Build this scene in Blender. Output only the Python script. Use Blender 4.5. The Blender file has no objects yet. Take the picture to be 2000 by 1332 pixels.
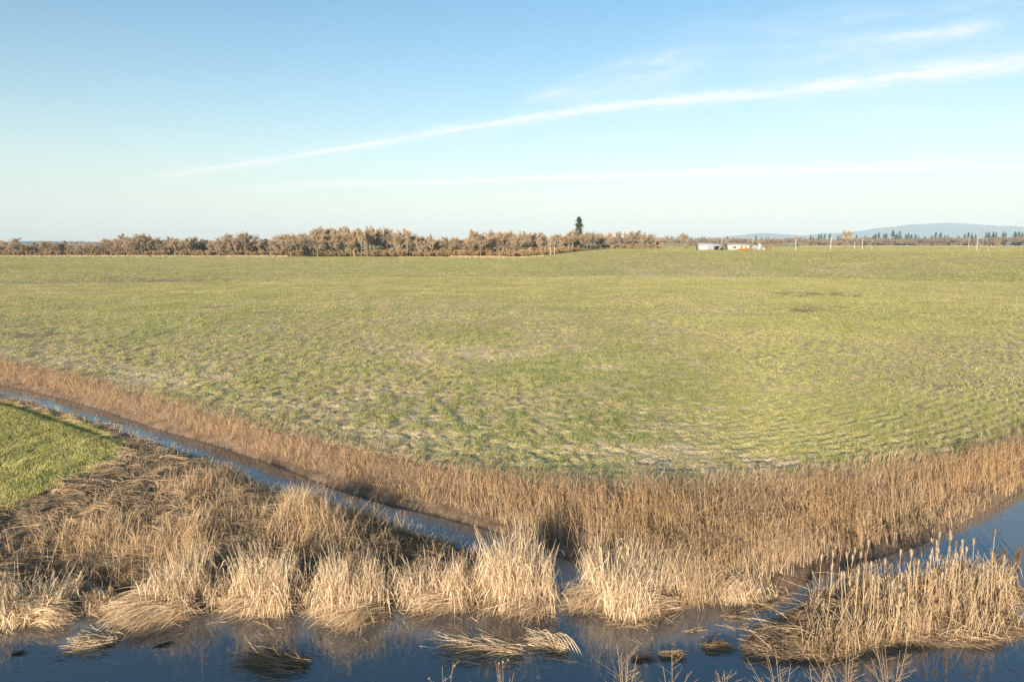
import bpy, math
import numpy as np
from mathutils import Vector

R = np.random.default_rng(11)
sc = bpy.context.scene
COL = sc.collection

# ------------------------------------------------------------------ camera model
H, F = 9.5, 1333.0
PIT = math.atan(192 / F)
CP, SP = math.cos(PIT), math.sin(PIT)
SUN_EL = math.radians(11.5)
SUN_AZ = math.radians(180 + 21.5)          # clockwise from +Y (forward)


def unproj(u, v, z=0.0):
    x, y = (u - 1000) / F, (v - 666) / F
    d = (x, CP - y * SP, -SP - y * CP)
    t = (z - H) / d[2]
    return (d[0] * t, d[1] * t)


def at_dist(u, r):
    """world x,y of a thing at ground distance y=r seen in column u (near the horizon)"""
    return ((u - 1000) / F * (r * CP), r)


def z_at(v, y):
    """height that shows at picture row v for a thing at depth y"""
    q = (v - 666) / F
    return H + y * (-SP - q * CP) / (CP - q * SP)


def depth(y, z=0.0):
    return y * CP + (H - z) * SP


# ------------------------------------------------------------------ noise
TAB = np.random.default_rng(3).random((256, 256))


def vn(x, y, s=0):
    x = np.asarray(x, float) + s * 17.37
    y = np.asarray(y, float) + s * 9.11
    xi, yi = np.floor(x).astype(int), np.floor(y).astype(int)
    fx, fy = x - xi, y - yi
    fx, fy = fx * fx * (3 - 2 * fx), fy * fy * (3 - 2 * fy)
    a, b = TAB[xi & 255, yi & 255], TAB[(xi + 1) & 255, yi & 255]
    c, d = TAB[xi & 255, (yi + 1) & 255], TAB[(xi + 1) & 255, (yi + 1) & 255]
    return (a * (1 - fx) + b * fx) * (1 - fy) + (c * (1 - fx) + d * fx) * fy


def fbm(x, y, s=0, o=4):
    t, a, n = 0, 0.5, 0
    for k in range(o):
        t = t + a * vn(x * 2 ** k, y * 2 ** k, s + k)
        n += a
        a *= 0.5
    return t / n


def ss(a, b, x):
    t = np.clip((x - a) / (b - a), 0, 1)
    return t * t * (3 - 2 * t)


def poly_dist(px, py, line):
    best = np.full(px.shape, 1e9)
    for (ax, ay), (bx, by) in zip(line[:-1], line[1:]):
        dx, dy = bx - ax, by - ay
        t = np.clip(((px - ax) * dx + (py - ay) * dy) / (dx * dx + dy * dy + 1e-9), 0, 1)
        best = np.minimum(best, np.hypot(px - ax - t * dx, py - ay - t * dy))
    return best


def inside(px, py, poly):
    r = np.zeros(px.shape, bool)
    n = len(poly)
    for i in range(n):
        (ax, ay), (bx, by) = poly[i], poly[(i + 1) % n]
        if ay == by:
            continue
        c = ((ay > py) != (by > py)) & (px < (bx - ax) * (py - ay) / (by - ay) + ax)
        r ^= c
    return r


# ------------------------------------------------------------------ plan of the place
def line(pts, z=0.0):
    return [unproj(u, v, z) for u, v in pts]


FARW = line([(0, 752), (100, 773), (200, 801), (300, 836), (400, 864), (480, 889), (560, 916), (640, 950), (700, 969),
             (760, 986), (830, 1001), (900, 1019), (960, 1036), (1030, 1061), (1090, 1088), (1140, 1112), (1185, 1140),
             (1240, 1168), (1320, 1194), (1450, 1172), (1540, 1157), (1590, 1132), (1700, 1098), (1800, 1066), (1880, 1026),
             (1950, 986), (2000, 957)])
d0 = (FARW[0][0] - FARW[2][0], FARW[0][1] - FARW[2][1])
FARW = [(FARW[0][0] + d0[0] * 8, FARW[0][1] + d0[1] * 8)] + FARW
d1 = (FARW[-1][0] - FARW[-3][0], FARW[-1][1] - FARW[-3][1])
FARW = FARW + [(FARW[-1][0] + d1[0] * 9, FARW[-1][1] + d1[1] * 9)]
ZF = 0.95
EDGE = line([(0, 707), (100, 726), (200, 752), (300, 779), (400, 806), (500, 836), (600, 862), (700, 878), (800, 902),
             (900, 922), (1000, 938), (1100, 950), (1200, 956), (1350, 958), (1480, 955), (1600, 948), (1700, 938),
             (1800, 922), (1900, 897), (2000, 868)], ZF)
EDGE = [(EDGE[0][0] + d0[0] * 8, EDGE[0][1] + d0[1] * 8)] + EDGE + [(EDGE[-1][0] + d1[0] * 9, EDGE[-1][1] + d1[1] * 9)]
FARSIDE = FARW + [(9e4, FARW[-1][1]), (9e4, 9e4), (-9e4, 9e4), (-9e4, FARW[0][1])]
FIELDP = EDGE + [(9e4, EDGE[-1][1]), (9e4, 9e4), (-9e4, 9e4), (-9e4, EDGE[0][1])]
NEARW = line([(0, 776), (100, 800), (200, 831), (300, 866), (380, 891), (450, 921), (510, 950), (600, 980), (680, 1001),
              (740, 1015), (800, 1037), (850, 1056), (930, 1082), (1000, 1105), (1060, 1140), (1085, 1165)])
NEARW = [(NEARW[0][0] + d0[0] * 8, NEARW[0][1] + d0[1] * 8 - 0.5)] + NEARW
SHORE = line([(1085, 1185), (1000, 1195), (900, 1190), (800, 1186), (700, 1180), (620, 1172), (560, 1165), (480, 1165),
              (420, 1160), (380, 1160), (300, 1175), (240, 1160), (180, 1135), (120, 1128), (90, 1145), (60, 1195), (0, 1232)])
SHORE = SHORE + [(-40, 14.5), (-90, 13)]
MARSH = NEARW + SHORE
MEADOW = line([(-900, 700), (0, 776), (100, 800), (200, 831), (240, 850), (238, 885), (205, 915), (130, 950), (60, 982), (0, 1003), (-500, 1150), (-900, 1000)], 0.6)
MEADOW[0] = (-75, 60)
ISLE = line([(1445, 1262), (1478, 1228), (1555, 1192), (1590, 1160), (1700, 1140), (1840, 1122), (1960, 1122), (2005, 1160), (1985, 1200),
             (2010, 1240), (1930, 1268), (1850, 1262), (1720, 1280), (1600, 1298), (1500, 1300), (1455, 1288)])


def ground_z(X, Y):
    X, Y = np.asarray(X, float), np.asarray(Y, float)
    r = np.hypot(X, Y)
    q = X / np.maximum(Y, 1)
    up = ss(0.0, 0.15, q)
    z = ZF + 4.5 * up * ss(110, 370, r) - 1.3 * up * ss(400, 650, r)
    z = z + (fbm(X / 45, Y / 45, 1, 3) - 0.5) * 0.7 * ss(50, 130, r) * (1 - 0.7 * ss(300, 500, r))
    z = z + (fbm(X / 5, Y / 5, 7, 3) - 0.5) * 0.25 * ss(28, 60, r)
    near = (Y < 140) & (np.abs(X) < 160)
    if near.any():
        x, y = X[near], Y[near]
        zn = z[near]
        far = inside(x, y, FARSIDE)
        fld = inside(x, y, FIELDP)
        msh = inside(x, y, MARSH)
        dw = poly_dist(x, y, FARW)
        de = poly_dist(x, y, EDGE)
        dm = poly_dist(x, y, MARSH + MARSH[:1])
        s = dw / (dw + de + 1e-6)
        wob = (fbm(x * 1.3, y * 1.3, 21, 3) - 0.5)
        wob = wob + .8 * (fbm(x * 4.5, y * 4.5, 23, 2) - .5)
        bank = ZF * (0.14 * ss(0, 0.08, s) + 0.86 * s ** (1.35 + .4 * ss(-2, -10, x))) + wob * 0.22 * ss(0, 0.3, s) * (1 - ss(0.8, 1, s))
        # tillage ridges that follow the edge of the field on the right, clods elsewhere
        rowm = ss(4, 15, x) * (1 - ss(11, 22, de)) * ss(0.2, 1, de)
        ridge = np.sin(2 * math.pi * (de + 0.35 * (fbm(x / 2, y / 2, 5, 2) - 0.5)) / 0.62)
        clod = (fbm(x * 2.8, y * 2.8, 51, 3) - 0.5) * 1.5
        fz = zn + rowm * ridge * 0.06 + clod * 0.16 * (1 - 0.6 * rowm) * (1 - ss(60, 110, y))
        wob = wob * np.where(inside(x, y, MEADOW), .2, 1)
        mz = 0.62 * (1 - np.exp(-dm / 1.3)) + wob * 0.35 * ss(0.2, 1.5, dm) + 0.35 * ss(2, 8, dm) * ss(-8, -22, x)
        # little furrow along the ditch edge of the meadow
        dn = poly_dist(x, y, NEARW)
        mz = mz - 0.09 * np.exp(-((dn - 1.6) / 0.28) ** 2) * ss(-13, -17, x)
        bed = -0.5 * (1 - np.exp(-np.minimum(dw, dm) / 0.6)) - 0.02
        zz = np.where(fld, fz, np.where(far, bank, np.where(msh, mz, bed)))
        z[near] = zz
    return z


# bare wet soil and straw patches in the crop (seen at u, v with half sizes)
def patch_list(L):
    out = []
    for u, v, ru, rv in L:
        z = ZF
        for _ in range(4):
            x, y = unproj(u, v, z)
            z = float(ground_z(np.array([x]), np.array([y]))[0])
        y0, y1 = unproj(u, v + rv, z)[1], unproj(u, v - rv, z)[1]
        out.append((x, y, ru / F * depth(y, z), (y1 - y0) / 2))
    return out


WET = patch_list([(60, 655, 110, 8), (150, 668, 50, 4), (10, 640, 40, 8), (330, 548, 200, 4), (230, 545, 80, 3), (470, 549, 90, 3), (1590, 575, 90, 4),
                  (1570, 605, 60, 6), (1620, 600, 40, 5), (1195, 795, 14, 6), (1830, 775, 25, 8), (1800, 795, 30, 5), (1870, 752, 60, 3), (1480, 905, 14, 7),
                  (1700, 880, 18, 5), (420, 600, 50, 2), (340, 575, 70, 2), (520, 610, 60, 2)])
STRAWP = patch_list([(280, 745, 180, 22), (420, 712, 70, 8), (1080, 612, 28, 3), (1080, 655, 75, 5), (900, 690, 190, 14), (1180, 718, 50, 6), (1100, 680, 60, 6),
                     (1450, 905, 260, 20), (1460, 572, 60, 3), (1350, 605, 60, 3), (1480, 508, 40, 3), (1260, 506, 40, 3), (1380, 511, 90, 3), (1400, 798, 160, 5),
                     (800, 850, 130, 14), (1640, 515, 50, 3), (60, 705, 90, 14), (1250, 880, 120, 16), (560, 800, 60, 8), (1560, 760, 120, 5), (700, 760, 60, 6)])


def patch_f(x, y, L, s=0):
    nz = (fbm(x / 1.6, y / 2.2, 141 + s, 4) - .5) * 1.5 + (fbm(x / 8, y / 8, 151 + s, 3) - .5)
    best = np.zeros(x.shape)
    for a, b, rx, ry in L:
        q = np.hypot((x - a) / rx, (y - b) / ry)
        best = np.maximum(best, 1 - ss(.45, 1.25, q + nz))
    if s == 0:
        best = best * ss(.36, .56, fbm(x * .9, y * .5, 161, 3))
    else:
        best = best * ss(.30, .54, fbm(x * 1.4, y * 1.1, 171 + s, 3))
    return best


# ------------------------------------------------------------------ object helpers
def tag(o, label=None, cat=None, group=None, kind=None):
    if label: o['label'] = label
    if cat: o['category'] = cat
    if group: o['group'] = group
    if kind: o['kind'] = kind
    return o


def link(name, me, mat=None, parent=None):
    o = bpy.data.objects.new(name, me)
    COL.objects.link(o)
    if mat is not None and me is not None:
        me.materials.append(mat)
    if parent is not None:
        o.parent = parent
    return o


def empty(name, loc=(0, 0, 0), rz=0.0):
    o = bpy.data.objects.new(name, None)
    COL.objects.link(o)
    o.location = loc
    o.rotation_euler = (0, 0, rz)
    o.empty_display_size = 0.3
    return o


def np_mesh(name, V, loops, sizes, col=None, smooth=False):
    me = bpy.data.meshes.new(name)
    V = np.ascontiguousarray(V, np.float32)
    loops = np.ascontiguousarray(loops, np.int32).ravel()
    sizes = np.asarray(sizes, np.int32)
    me.vertices.add(len(V))
    me.vertices.foreach_set('co', V.ravel())
    me.loops.add(len(loops))
    me.loops.foreach_set('vertex_index', loops)
    me.polygons.add(len(sizes))
    st = np.zeros(len(sizes), np.int32)
    st[1:] = np.cumsum(sizes)[:-1]
    me.polygons.foreach_set('loop_start', st)
    if smooth:
        me.polygons.foreach_set('use_smooth', np.ones(len(sizes), bool))
    me.update(calc_edges=True)
    if col is not None:
        a = me.attributes.new('col', 'FLOAT_COLOR', 'POINT')
        c = np.ones((len(V), 4), np.float32)
        c[:, :3] = col
        a.data.foreach_set('color', c.ravel())
    return me


class Geo:
    """collects ribbons, tubes and boxes, then links them as one mesh"""
    def __init__(s):
        s.V, s.L, s.S, s.C, s.n = [], [], [], [], 0

    def add(s, V, faces, col):
        V = np.asarray(V, float).reshape(-1, 3)
        f = np.asarray(faces, int)
        s.V.append(V)
        s.L.append((f + s.n).ravel())
        s.S.append(np.full(len(f), f.shape[1]))
        c = np.broadcast_to(np.asarray(col, float), V.shape) if np.ndim(col) < 2 else np.asarray(col, float)
        s.C.append(np.array(c))
        s.n += len(V)

    def box(s, x0, x1, y0, y1, z0, z1, col=(.5, .5, .5)):
        V = [(x, y, z) for z in (z0, z1) for y in (y0, y1) for x in (x0, x1)]
        s.add(V, [(0, 2, 3, 1), (4, 5, 7, 6), (0, 1, 5, 4), (2, 6, 7, 3), (0, 4, 6, 2), (1, 3, 7, 5)], col)

    def tube(s, pts, rad, col=(.5, .5, .5), n=5, cap=True):
        pts = np.asarray(pts, float)
        rad = np.broadcast_to(np.asarray(rad, float), (len(pts),))
        t = np.gradient(pts, axis=0)
        t /= np.linalg.norm(t, axis=1)[:, None] + 1e-9
        ref = np.array([0.31, 0.95, 0.05]) if abs(t[0][2]) > .5 else np.array([0, 0, 1.0])
        a = np.cross(t, ref)
        a /= np.linalg.norm(a, axis=1)[:, None] + 1e-9
        b = np.cross(t, a)
        ph = np.arange(n) / n * 2 * math.pi
        V = pts[:, None] + rad[:, None, None] * (np.cos(ph)[None, :, None] * a[:, None] + np.sin(ph)[None, :, None] * b[:, None])
        m = len(pts)
        f = [(i * n + j, i * n + (j + 1) % n, (i + 1) * n + (j + 1) % n, (i + 1) * n + j) for i in range(m - 1) for j in range(n)]
        cc = np.asarray(col, float)
        if cc.ndim == 2:
            cc = np.repeat(cc, n, axis=0)
        s.add(V.reshape(-1, 3), f, cc)

    def ribbons(s, P, W, Cc, az=None, roll=None):
        """P: N,K,3 centre lines; W: N,K widths; Cc: N,K,3 colours"""
        N, K, _ = P.shape
        if az is None:
            az = R.random(N) * 2 * math.pi
        side = np.stack([np.cos(az), np.sin(az), np.zeros(N)], 1)
        if roll is not None:
            side = side * np.cos(roll)[:, None] + np.array([0, 0, 1.0]) * np.sin(roll)[:, None]
        A = P - side[:, None] * W[..., None] * .5
        B = P + side[:, None] * W[..., None] * .5
        V = np.stack([A, B], 2).reshape(N * K * 2, 3)
        C = np.repeat(Cc[:, :, None], 2, 2).reshape(N * K * 2, 3)
        base = (np.arange(N) * K * 2)[:, None] + (np.arange(K - 1) * 2)[None]
        f = np.stack([base, base + 1, base + 3, base + 2], -1).reshape(-1, 4)
        s.add(V, f, C)

    def tris(s, P, tip, w, az, C0, C1):
        """single triangle blades"""
        N = len(P)
        side = np.stack([np.cos(az), np.sin(az), np.zeros(N)], 1) * (w * .5)[:, None]
        V = np.stack([P - side, P + side, tip], 1).reshape(-1, 3)
        C = np.stack([C0, C0, C1], 1).reshape(-1, 3)
        s.add(V, np.arange(N * 3).reshape(N, 3), C)

    def mesh(s, name, smooth=False):
        return np_mesh(name, np.concatenate(s.V), np.concatenate(s.L), np.concatenate(s.S), np.concatenate(s.C), smooth)

    def build(s, name, mat, parent=None, smooth=False):
        return link(name, s.mesh(name, smooth), mat, parent)


# ------------------------------------------------------------------ materials
def new_mat(name):
    m = bpy.data.materials.new(name)
    m.use_nodes = True
    nt = m.node_tree
    nt.nodes.clear()
    out = nt.nodes.new('ShaderNodeOutputMaterial')
    return m, nt, out


def N(nt, kind, **kw):
    n = nt.nodes.new(kind)
    for k, v in kw.items():
        if k.startswith('i_'):
            key = k[2:]
            key = int(key) if key.isdigit() else key.replace('_', ' ')
            n.inputs[key].default_value = v
        else:
            setattr(n, k, v)
    return n


def blade_mat(name, trans=.3, var=.12, scale=9.0):
    m, nt, out = new_mat(name)
    at = N(nt, 'ShaderNodeAttribute', attribute_name='col')
    co = N(nt, 'ShaderNodeTexCoord')
    no = N(nt, 'ShaderNodeTexNoise', i_Scale=scale, i_Detail=2.0)
    nt.links.new(co.outputs['Object'], no.inputs['Vector'])
    mr = N(nt, 'ShaderNodeMapRange')
    mr.inputs[3].default_value = 1 - var * 2
    mr.inputs[4].default_value = 1 + var * 2
    nt.links.new(no.outputs['Fac'], mr.inputs[0])
    hs = N(nt, 'ShaderNodeHueSaturation')
    nt.links.new(mr.outputs[0], hs.inputs['Value'])
    nt.links.new(at.outputs['Color'], hs.inputs['Color'])
    d = N(nt, 'ShaderNodeBsdfDiffuse')
    t = N(nt, 'ShaderNodeBsdfTranslucent')
    mx = N(nt, 'ShaderNodeMixShader', i_0=trans)
    nt.links.new(hs.outputs[0], d.inputs[0])
    nt.links.new(hs.outputs[0], t.inputs[0])
    nt.links.new(d.outputs[0], mx.inputs[1])
    nt.links.new(t.outputs[0], mx.inputs[2])
    nt.links.new(mx.outputs[0], out.inputs[0])
    return m


def noise_mat(name, ramp, scale, detail=6.0, bump=.3, bscale=None, rough=.9, stretch=(1, 1, 1), dist=.05, mix=None):
    """base colour from a noise ramp, optional second large-scale ramp mixed in, with bump"""
    m, nt, out = new_mat(name)
    co = N(nt, 'ShaderNodeTexCoord')
    mp = N(nt, 'ShaderNodeMapping')
    mp.inputs['Scale'].default_value = stretch
    nt.links.new(co.outputs['Object'], mp.inputs[0])
    no = N(nt, 'ShaderNodeTexNoise', i_Scale=scale, i_Detail=detail, i_Roughness=.62)
    nt.links.new(mp.outputs[0], no.inputs['Vector'])
    cr = N(nt, 'ShaderNodeValToRGB')
    e = cr.color_ramp.elements
    while len(e) < len(ramp):
        e.new(.5)
    for k, (p, c) in enumerate(ramp):
        e[k].position = p
        e[k].color = (*c, 1)
    nt.links.new(no.outputs['Fac'], cr.inputs[0])
    col = cr.outputs[0]
    if mix:
        sc2, lo, hi, c2 = mix
        n2 = N(nt, 'ShaderNodeTexNoise', i_Scale=sc2, i_Detail=4.0)
        nt.links.new(co.outputs['Object'], n2.inputs['Vector'])
        mr = N(nt, 'ShaderNodeMapRange', interpolation_type='SMOOTHSTEP')
        mr.inputs[1].default_value, mr.inputs[2].default_value = lo, hi
        nt.links.new(n2.outputs['Fac'], mr.inputs[0])
        mc = N(nt, 'ShaderNodeMix', data_type='RGBA')
        nt.links.new(mr.outputs[0], mc.inputs[0])
        nt.links.new(col, mc.inputs[6])
        mc.inputs[7].default_value = (*c2, 1)
        col = mc.outputs[2]
    b = N(nt, 'ShaderNodeBsdfPrincipled', i_Roughness=rough)
    b.inputs['Specular IOR Level'].default_value = .2
    nt.links.new(col, b.inputs['Base Color'])
    n3 = N(nt, 'ShaderNodeTexNoise', i_Scale=bscale or scale * 3, i_Detail=5.0)
    nt.links.new(mp.outputs[0], n3.inputs['Vector'])
    bp = N(nt, 'ShaderNodeBump', i_Strength=bump, i_Distance=dist)
    nt.links.new(n3.outputs['Fac'], bp.inputs['Height'])
    nt.links.new(bp.outputs[0], b.inputs['Normal'])
    nt.links.new(b.outputs[0], out.inputs[0])
    return m


def plain_mat(name, c, rough=.7, metal=0.0, var=.08, scale=2.0, spec=.3):
    return noise_mat(name, [(.3, tuple(max(0, x * (1 - var)) for x in c)), (.7, tuple(x * (1 + var) for x in c))], scale, 3.0, .05, rough=rough)


M_BLADE = blade_mat('grass_blades', .3, .12, .35)
M_CROP = blade_mat('crop_blades', .3, .12, .12)
M_REED = blade_mat('reed_stems', .22, .15, 1.5)
M_TWIG = blade_mat('twig', .1, .15, .4)
M_BARK = blade_mat('bark', 0.0, .2, 1.2)
M_NEEDLE = blade_mat('needles', .12, .15, .6)
M_FIELD = noise_mat('field_soil', [(.26, (.20, .13, .07)), (.40, (.38, .29, .15)), (.56, (.50, .41, .22)), (.72, (.60, .49, .29))], 1.1, 8.0, .9, 7.0,
                    dist=.12, mix=(.03, .42, .62, (.42, .385, .14)))
_nt = M_FIELD.node_tree
_b = [n for n in _nt.nodes if n.type == 'BSDF_PRINCIPLED'][0]
_src = _b.inputs['Base Color'].links[0].from_socket
_at = N(_nt, 'ShaderNodeAttribute', attribute_name='patch')
_sp = N(_nt, 'ShaderNodeSeparateColor')
_nt.links.new(_at.outputs['Color'], _sp.inputs[0])
for _ch, _c in ((1, (.55, .43, .26, 1)), (0, (.30, .20, .12, 1))):
    _m = N(_nt, 'ShaderNodeMix', data_type='RGBA')
    _nt.links.new(_sp.outputs[_ch], _m.inputs[0])
    _nt.links.new(_src, _m.inputs[6])
    _m.inputs[7].default_value = _c
    _src = _m.outputs[2]
_nt.links.new(_src, _b.inputs['Base Color'])
M_BANK = noise_mat('mud_bank', [(.3, (.10, .066, .042)), (.6, (.20, .138, .088)), (.8, (.28, .20, .13))], 1.6, 7.0, .6, 9.0, dist=.06)
M_MARSH = noise_mat('marsh_soil', [(.3, (.08, .058, .038)), (.5, (.17, .122, .074)), (.68, (.31, .23, .14))], 2.2, 7.0, .8, 11.0, dist=.08)
M_MEADOW = noise_mat('meadow_soil', [(.3, (.16, .18, .06)), (.55, (.30, .31, .11)), (.75, (.42, .40, .18))], 1.2, 6.0, .6, 9.0, dist=.08)
M_BED = noise_mat('river_mud', [(.3, (.05, .04, .03)), (.7, (.10, .08, .055))], 1.5, 5.0, .3)

# ------------------------------------------------------------------ the ground: one polar sheet, cut into its surfaces
th = np.radians(np.arange(-60, 60.01, .22))
rr = [9.0]
while rr[-1] < 25000:
    r = rr[-1]
    rr.append(r * (1.0045 if r < 60 else 1.009 if r < 160 else 1.02 if r < 700 else 1.15))
rr = np.array(rr)
RR, TH = np.meshgrid(rr, th, indexing='ij')
GX, GY = RR * np.sin(TH), RR * np.cos(TH)
GZ = ground_z(GX.ravel(), GY.ravel()).reshape(GX.shape)
nr, nt_ = GX.shape
vid = np.arange(nr * nt_).reshape(nr, nt_)
quads = np.stack([vid[:-1, :-1], vid[:-1, 1:], vid[1:, 1:], vid[1:, :-1]], -1).reshape(-1, 4)
VV = np.stack([GX, GY, GZ], -1).reshape(-1, 3)
cx, cy = VV[quads].mean(1)[:, 0], VV[quads].mean(1)[:, 1]
jx = cx + (vn(cx * 1.5, cy * 1.5, 31) - .5) * .25
jy = cy + (vn(cx * 1.5, cy * 1.5, 37) - .5) * .25 - .15
f_field = inside(jx, jy, FIELDP)
f_far = inside(cx, cy, FARSIDE) & ~f_field
f_mead = inside(jx, jy, MEADOW) & inside(cx, cy, MARSH)
f_marsh = inside(cx, cy, MARSH) & ~f_mead
f_bed = ~(f_field | f_far | f_mead | f_marsh)


def sub_ground(name, mask, mat, label, cat):
    q = quads[mask]
    used, inv = np.unique(q, return_inverse=True)
    me = np_mesh(name, VV[used], inv.reshape(-1, 4), np.full(len(q), 4), smooth=True)
    if name == 'field':
        vx, vy = VV[used][:, 0], VV[used][:, 1]
        fe = np.ones(len(used))
        nn = vy < 70
        fe[nn] = ss(.3, 1.5, poly_dist(vx[nn], vy[nn], EDGE) * np.where(inside(vx[nn], vy[nn], FIELDP), 1, 0))
        a = me.attributes.new('patch', 'FLOAT_COLOR', 'POINT')
        c = np.ones((len(used), 4), np.float32)
        c[:, 0] = patch_f(VV[used][:, 0], VV[used][:, 1], WET)
        c[:, 1] = patch_f(VV[used][:, 0], VV[used][:, 1], STRAWP, 7) * fe
        a.data.foreach_set('color', c.ravel())
    return tag(link(name, me, mat), label, cat, kind='structure')


sub_ground('field', f_field, M_FIELD, 'wide flat farm field of soil and straw reaching to the woods', 'field')
sub_ground('ditch_bank', f_far, M_BANK, 'brown mud bank sloping from the field to the water', 'bank')
sub_ground('meadow', f_mead, M_MEADOW, 'corner of mown green meadow beside the ditch', 'meadow')
sub_ground('marsh_ground', f_marsh, M_MARSH, 'dark marshy ground between ditch and river', 'ground')
sub_ground('river_bed', f_bed, M_BED, 'muddy bed under the water', 'river bed')

# near bank below the camera: carries the weeds at the bottom of the picture and shades the near water
gx, gy = np.meshgrid(np.linspace(-70, 70, 281), np.linspace(-20, 13.6, 120), indexing='ij')
gz = 2.15 * (1 - ss(4.6, 12.6, gy)) + (fbm(gx / 1.5, gy / 1.5, 41, 3) - .5) * .55 * (1 - ss(11, 13, gy)) - .4 * ss(12.2, 13.6, gy)
vid2 = np.arange(gx.size).reshape(gx.shape)
q2 = np.stack([vid2[:-1, :-1], vid2[1:, :-1], vid2[1:, 1:], vid2[:-1, 1:]], -1).reshape(-1, 4)
nb = link('near_bank', np_mesh('near_bank', np.stack([gx, gy, gz], -1).reshape(-1, 3), q2, np.full(len(q2), 4), smooth=True), M_MARSH)
tag(nb, 'near bank of the river under the viewer', 'bank', kind='structure')

# ------------------------------------------------------------------ water
m, nt, out = new_mat('pond_water')
co = N(nt, 'ShaderNodeTexCoord')
n1 = N(nt, 'ShaderNodeTexNoise', i_Scale=5.0, i_Detail=3.0)
n2 = N(nt, 'ShaderNodeTexNoise', i_Scale=.35, i_Detail=3.0)
nt.links.new(co.outputs['Object'], n1.inputs['Vector'])
nt.links.new(co.outputs['Object'], n2.inputs['Vector'])
bp = N(nt, 'ShaderNodeBump', i_Strength=.16, i_Distance=.02)
nt.links.new(n1.outputs['Fac'], bp.inputs['Height'])
cr = N(nt, 'ShaderNodeMix', data_type='RGBA')
cr.inputs[6].default_value = (.072, .076, .077, 1)
cr.inputs[7].default_value = (.14, .126, .107, 1)
nt.links.new(n2.outputs['Fac'], cr.inputs[0])
b = N(nt, 'ShaderNodeBsdfPrincipled', i_Roughness=.04, i_IOR=2.0)
nt.links.new(cr.outputs[2], b.inputs['Base Color'])
nt.links.new(bp.outputs[0], b.inputs['Normal'])
nt.links.new(b.outputs[0], out.inputs[0])
M_WATER = m
wv = [(-110, 9, 0), (110, 9, 0), (110, 95, 0), (-110, 95, 0)]
wg = Geo()
wg.add(wv, [(0, 1, 2, 3)], (.1, .1, .1))
tag(wg.build('water', M_WATER), 'still blue grey water of the river and its side ditch', 'water', kind='structure')


# ------------------------------------------------------------------ plants
def C(*c):
    return np.array(c, float)


TAN, STRAW, PALE = C(.46, .32, .18), C(.56, .415, .255), C(.80, .64, .44)
BROWN, RUST, DARKB, PURP = C(.325, .22, .125), C(.42, .265, .125), C(.13, .085, .05), C(.24, .17, .125)


def mixc(a, b, t):
    t = np.asarray(t)[:, None]
    return a * (1 - t) + b * t


def stems(g, P, h, lean_az, lean, bend, w, cb, ct, K=4, wt=.35, bright=.2):
    """upright stems: base P (N,3), heights h, lean (tan), bend (droop), width w, colours base/top (N,3)"""
    n = len(P)
    t = np.linspace(0, 1, K)
    hd = np.stack([np.cos(lean_az), np.sin(lean_az)], 1)
    hor = h[:, None] * (lean[:, None] * t + bend[:, None] * t ** 2.4)
    zz = h[:, None] * (t - .45 * bend[:, None] * t ** 3)
    Q = np.zeros((n, K, 3))
    Q[..., 0] = P[:, None, 0] + hd[:, None, 0] * hor
    Q[..., 1] = P[:, None, 1] + hd[:, None, 1] * hor
    Q[..., 2] = P[:, None, 2] + zz
    W = w[:, None] * (1 - (1 - wt) * t)
    v = (1 + bright * (R.random(n) - .5) * 2)[:, None, None]
    Cc = (cb[:, None] * (1 - t)[None, :, None] + ct[:, None] * t[None, :, None]) * v
    g.ribbons(Q, W, Cc)
    return Q


def lying(g, P, L, az, rise, w, col, K=4, sag=.3, bright=.25):
    """stems lying or leaning low: start P, length, heading, rise = tan of elevation, sagging back to ground"""
    n = len(P)
    t = np.linspace(0, 1, K)
    Q = np.zeros((n, K, 3))
    curl = (R.random(n) - .5) * 1.1
    a = az[:, None] + curl[:, None] * t
    Q[..., 0] = P[:, None, 0] + L[:, None] * t * np.cos(a)
    Q[..., 1] = P[:, None, 1] + L[:, None] * t * np.sin(a)
    Q[..., 2] = np.maximum(P[:, None, 2] + L[:, None] * (rise[:, None] * t - sag * rise[:, None] * 1.6 * t * t), .012)
    W = w[:, None] * (1 - .6 * t)
    v = (1 + bright * (R.random(n) - .5) * 2)[:, None, None]
    g.ribbons(Q, W, np.repeat(col[:, None], K, 1) * v, az + math.pi / 2 + (R.random(n) - .5) * .8, R.random(n) * math.pi)


def leaves_off(g, Q, frac, L, w, col, per=1):
    """drooping leaves that leave the stems part way up"""
    n, K, _ = Q.shape
    for _k in range(per):
        i = np.nonzero(R.random(n) < frac)[0]
        if len(i) == 0:
            return
        k = R.uniform(.25, .9, len(i)) * (K - 1)
        k0 = np.minimum(k.astype(int), K - 2)
        fr = (k - k0)[:, None]
        P = Q[i, k0] * (1 - fr) + Q[i, k0 + 1] * fr
        ll = L * R.uniform(.5, 1.2, len(i))
        az = R.random(len(i)) * 2 * math.pi
        t = np.linspace(0, 1, 3)
        S = np.zeros((len(i), 3, 3))
        up = R.uniform(-.2, .9, len(i))
        S[..., 0] = P[:, None, 0] + ll[:, None] * t * np.cos(az)[:, None] * .6
        S[..., 1] = P[:, None, 1] + ll[:, None] * t * np.sin(az)[:, None] * .6
        S[..., 2] = P[:, None, 2] + ll[:, None] * (up[:, None] * t - 1.2 * t * t)
        S[..., 2] = np.maximum(S[..., 2], .01)
        W = np.repeat((w * np.array([.8, 1, .15]))[None], len(i), 0)
        g.ribbons(S, W, np.repeat((col * (1 + .3 * (R.random((len(i), 1)) - .5)))[:, None], 3, 1))


def scatter(poly_bbox, n, test):
    x0, x1, y0, y1 = poly_bbox
    x, y = R.uniform(x0, x1, n), R.uniform(y0, y1, n)
    k = test(x, y)
    return x[k], y[k]


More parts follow.
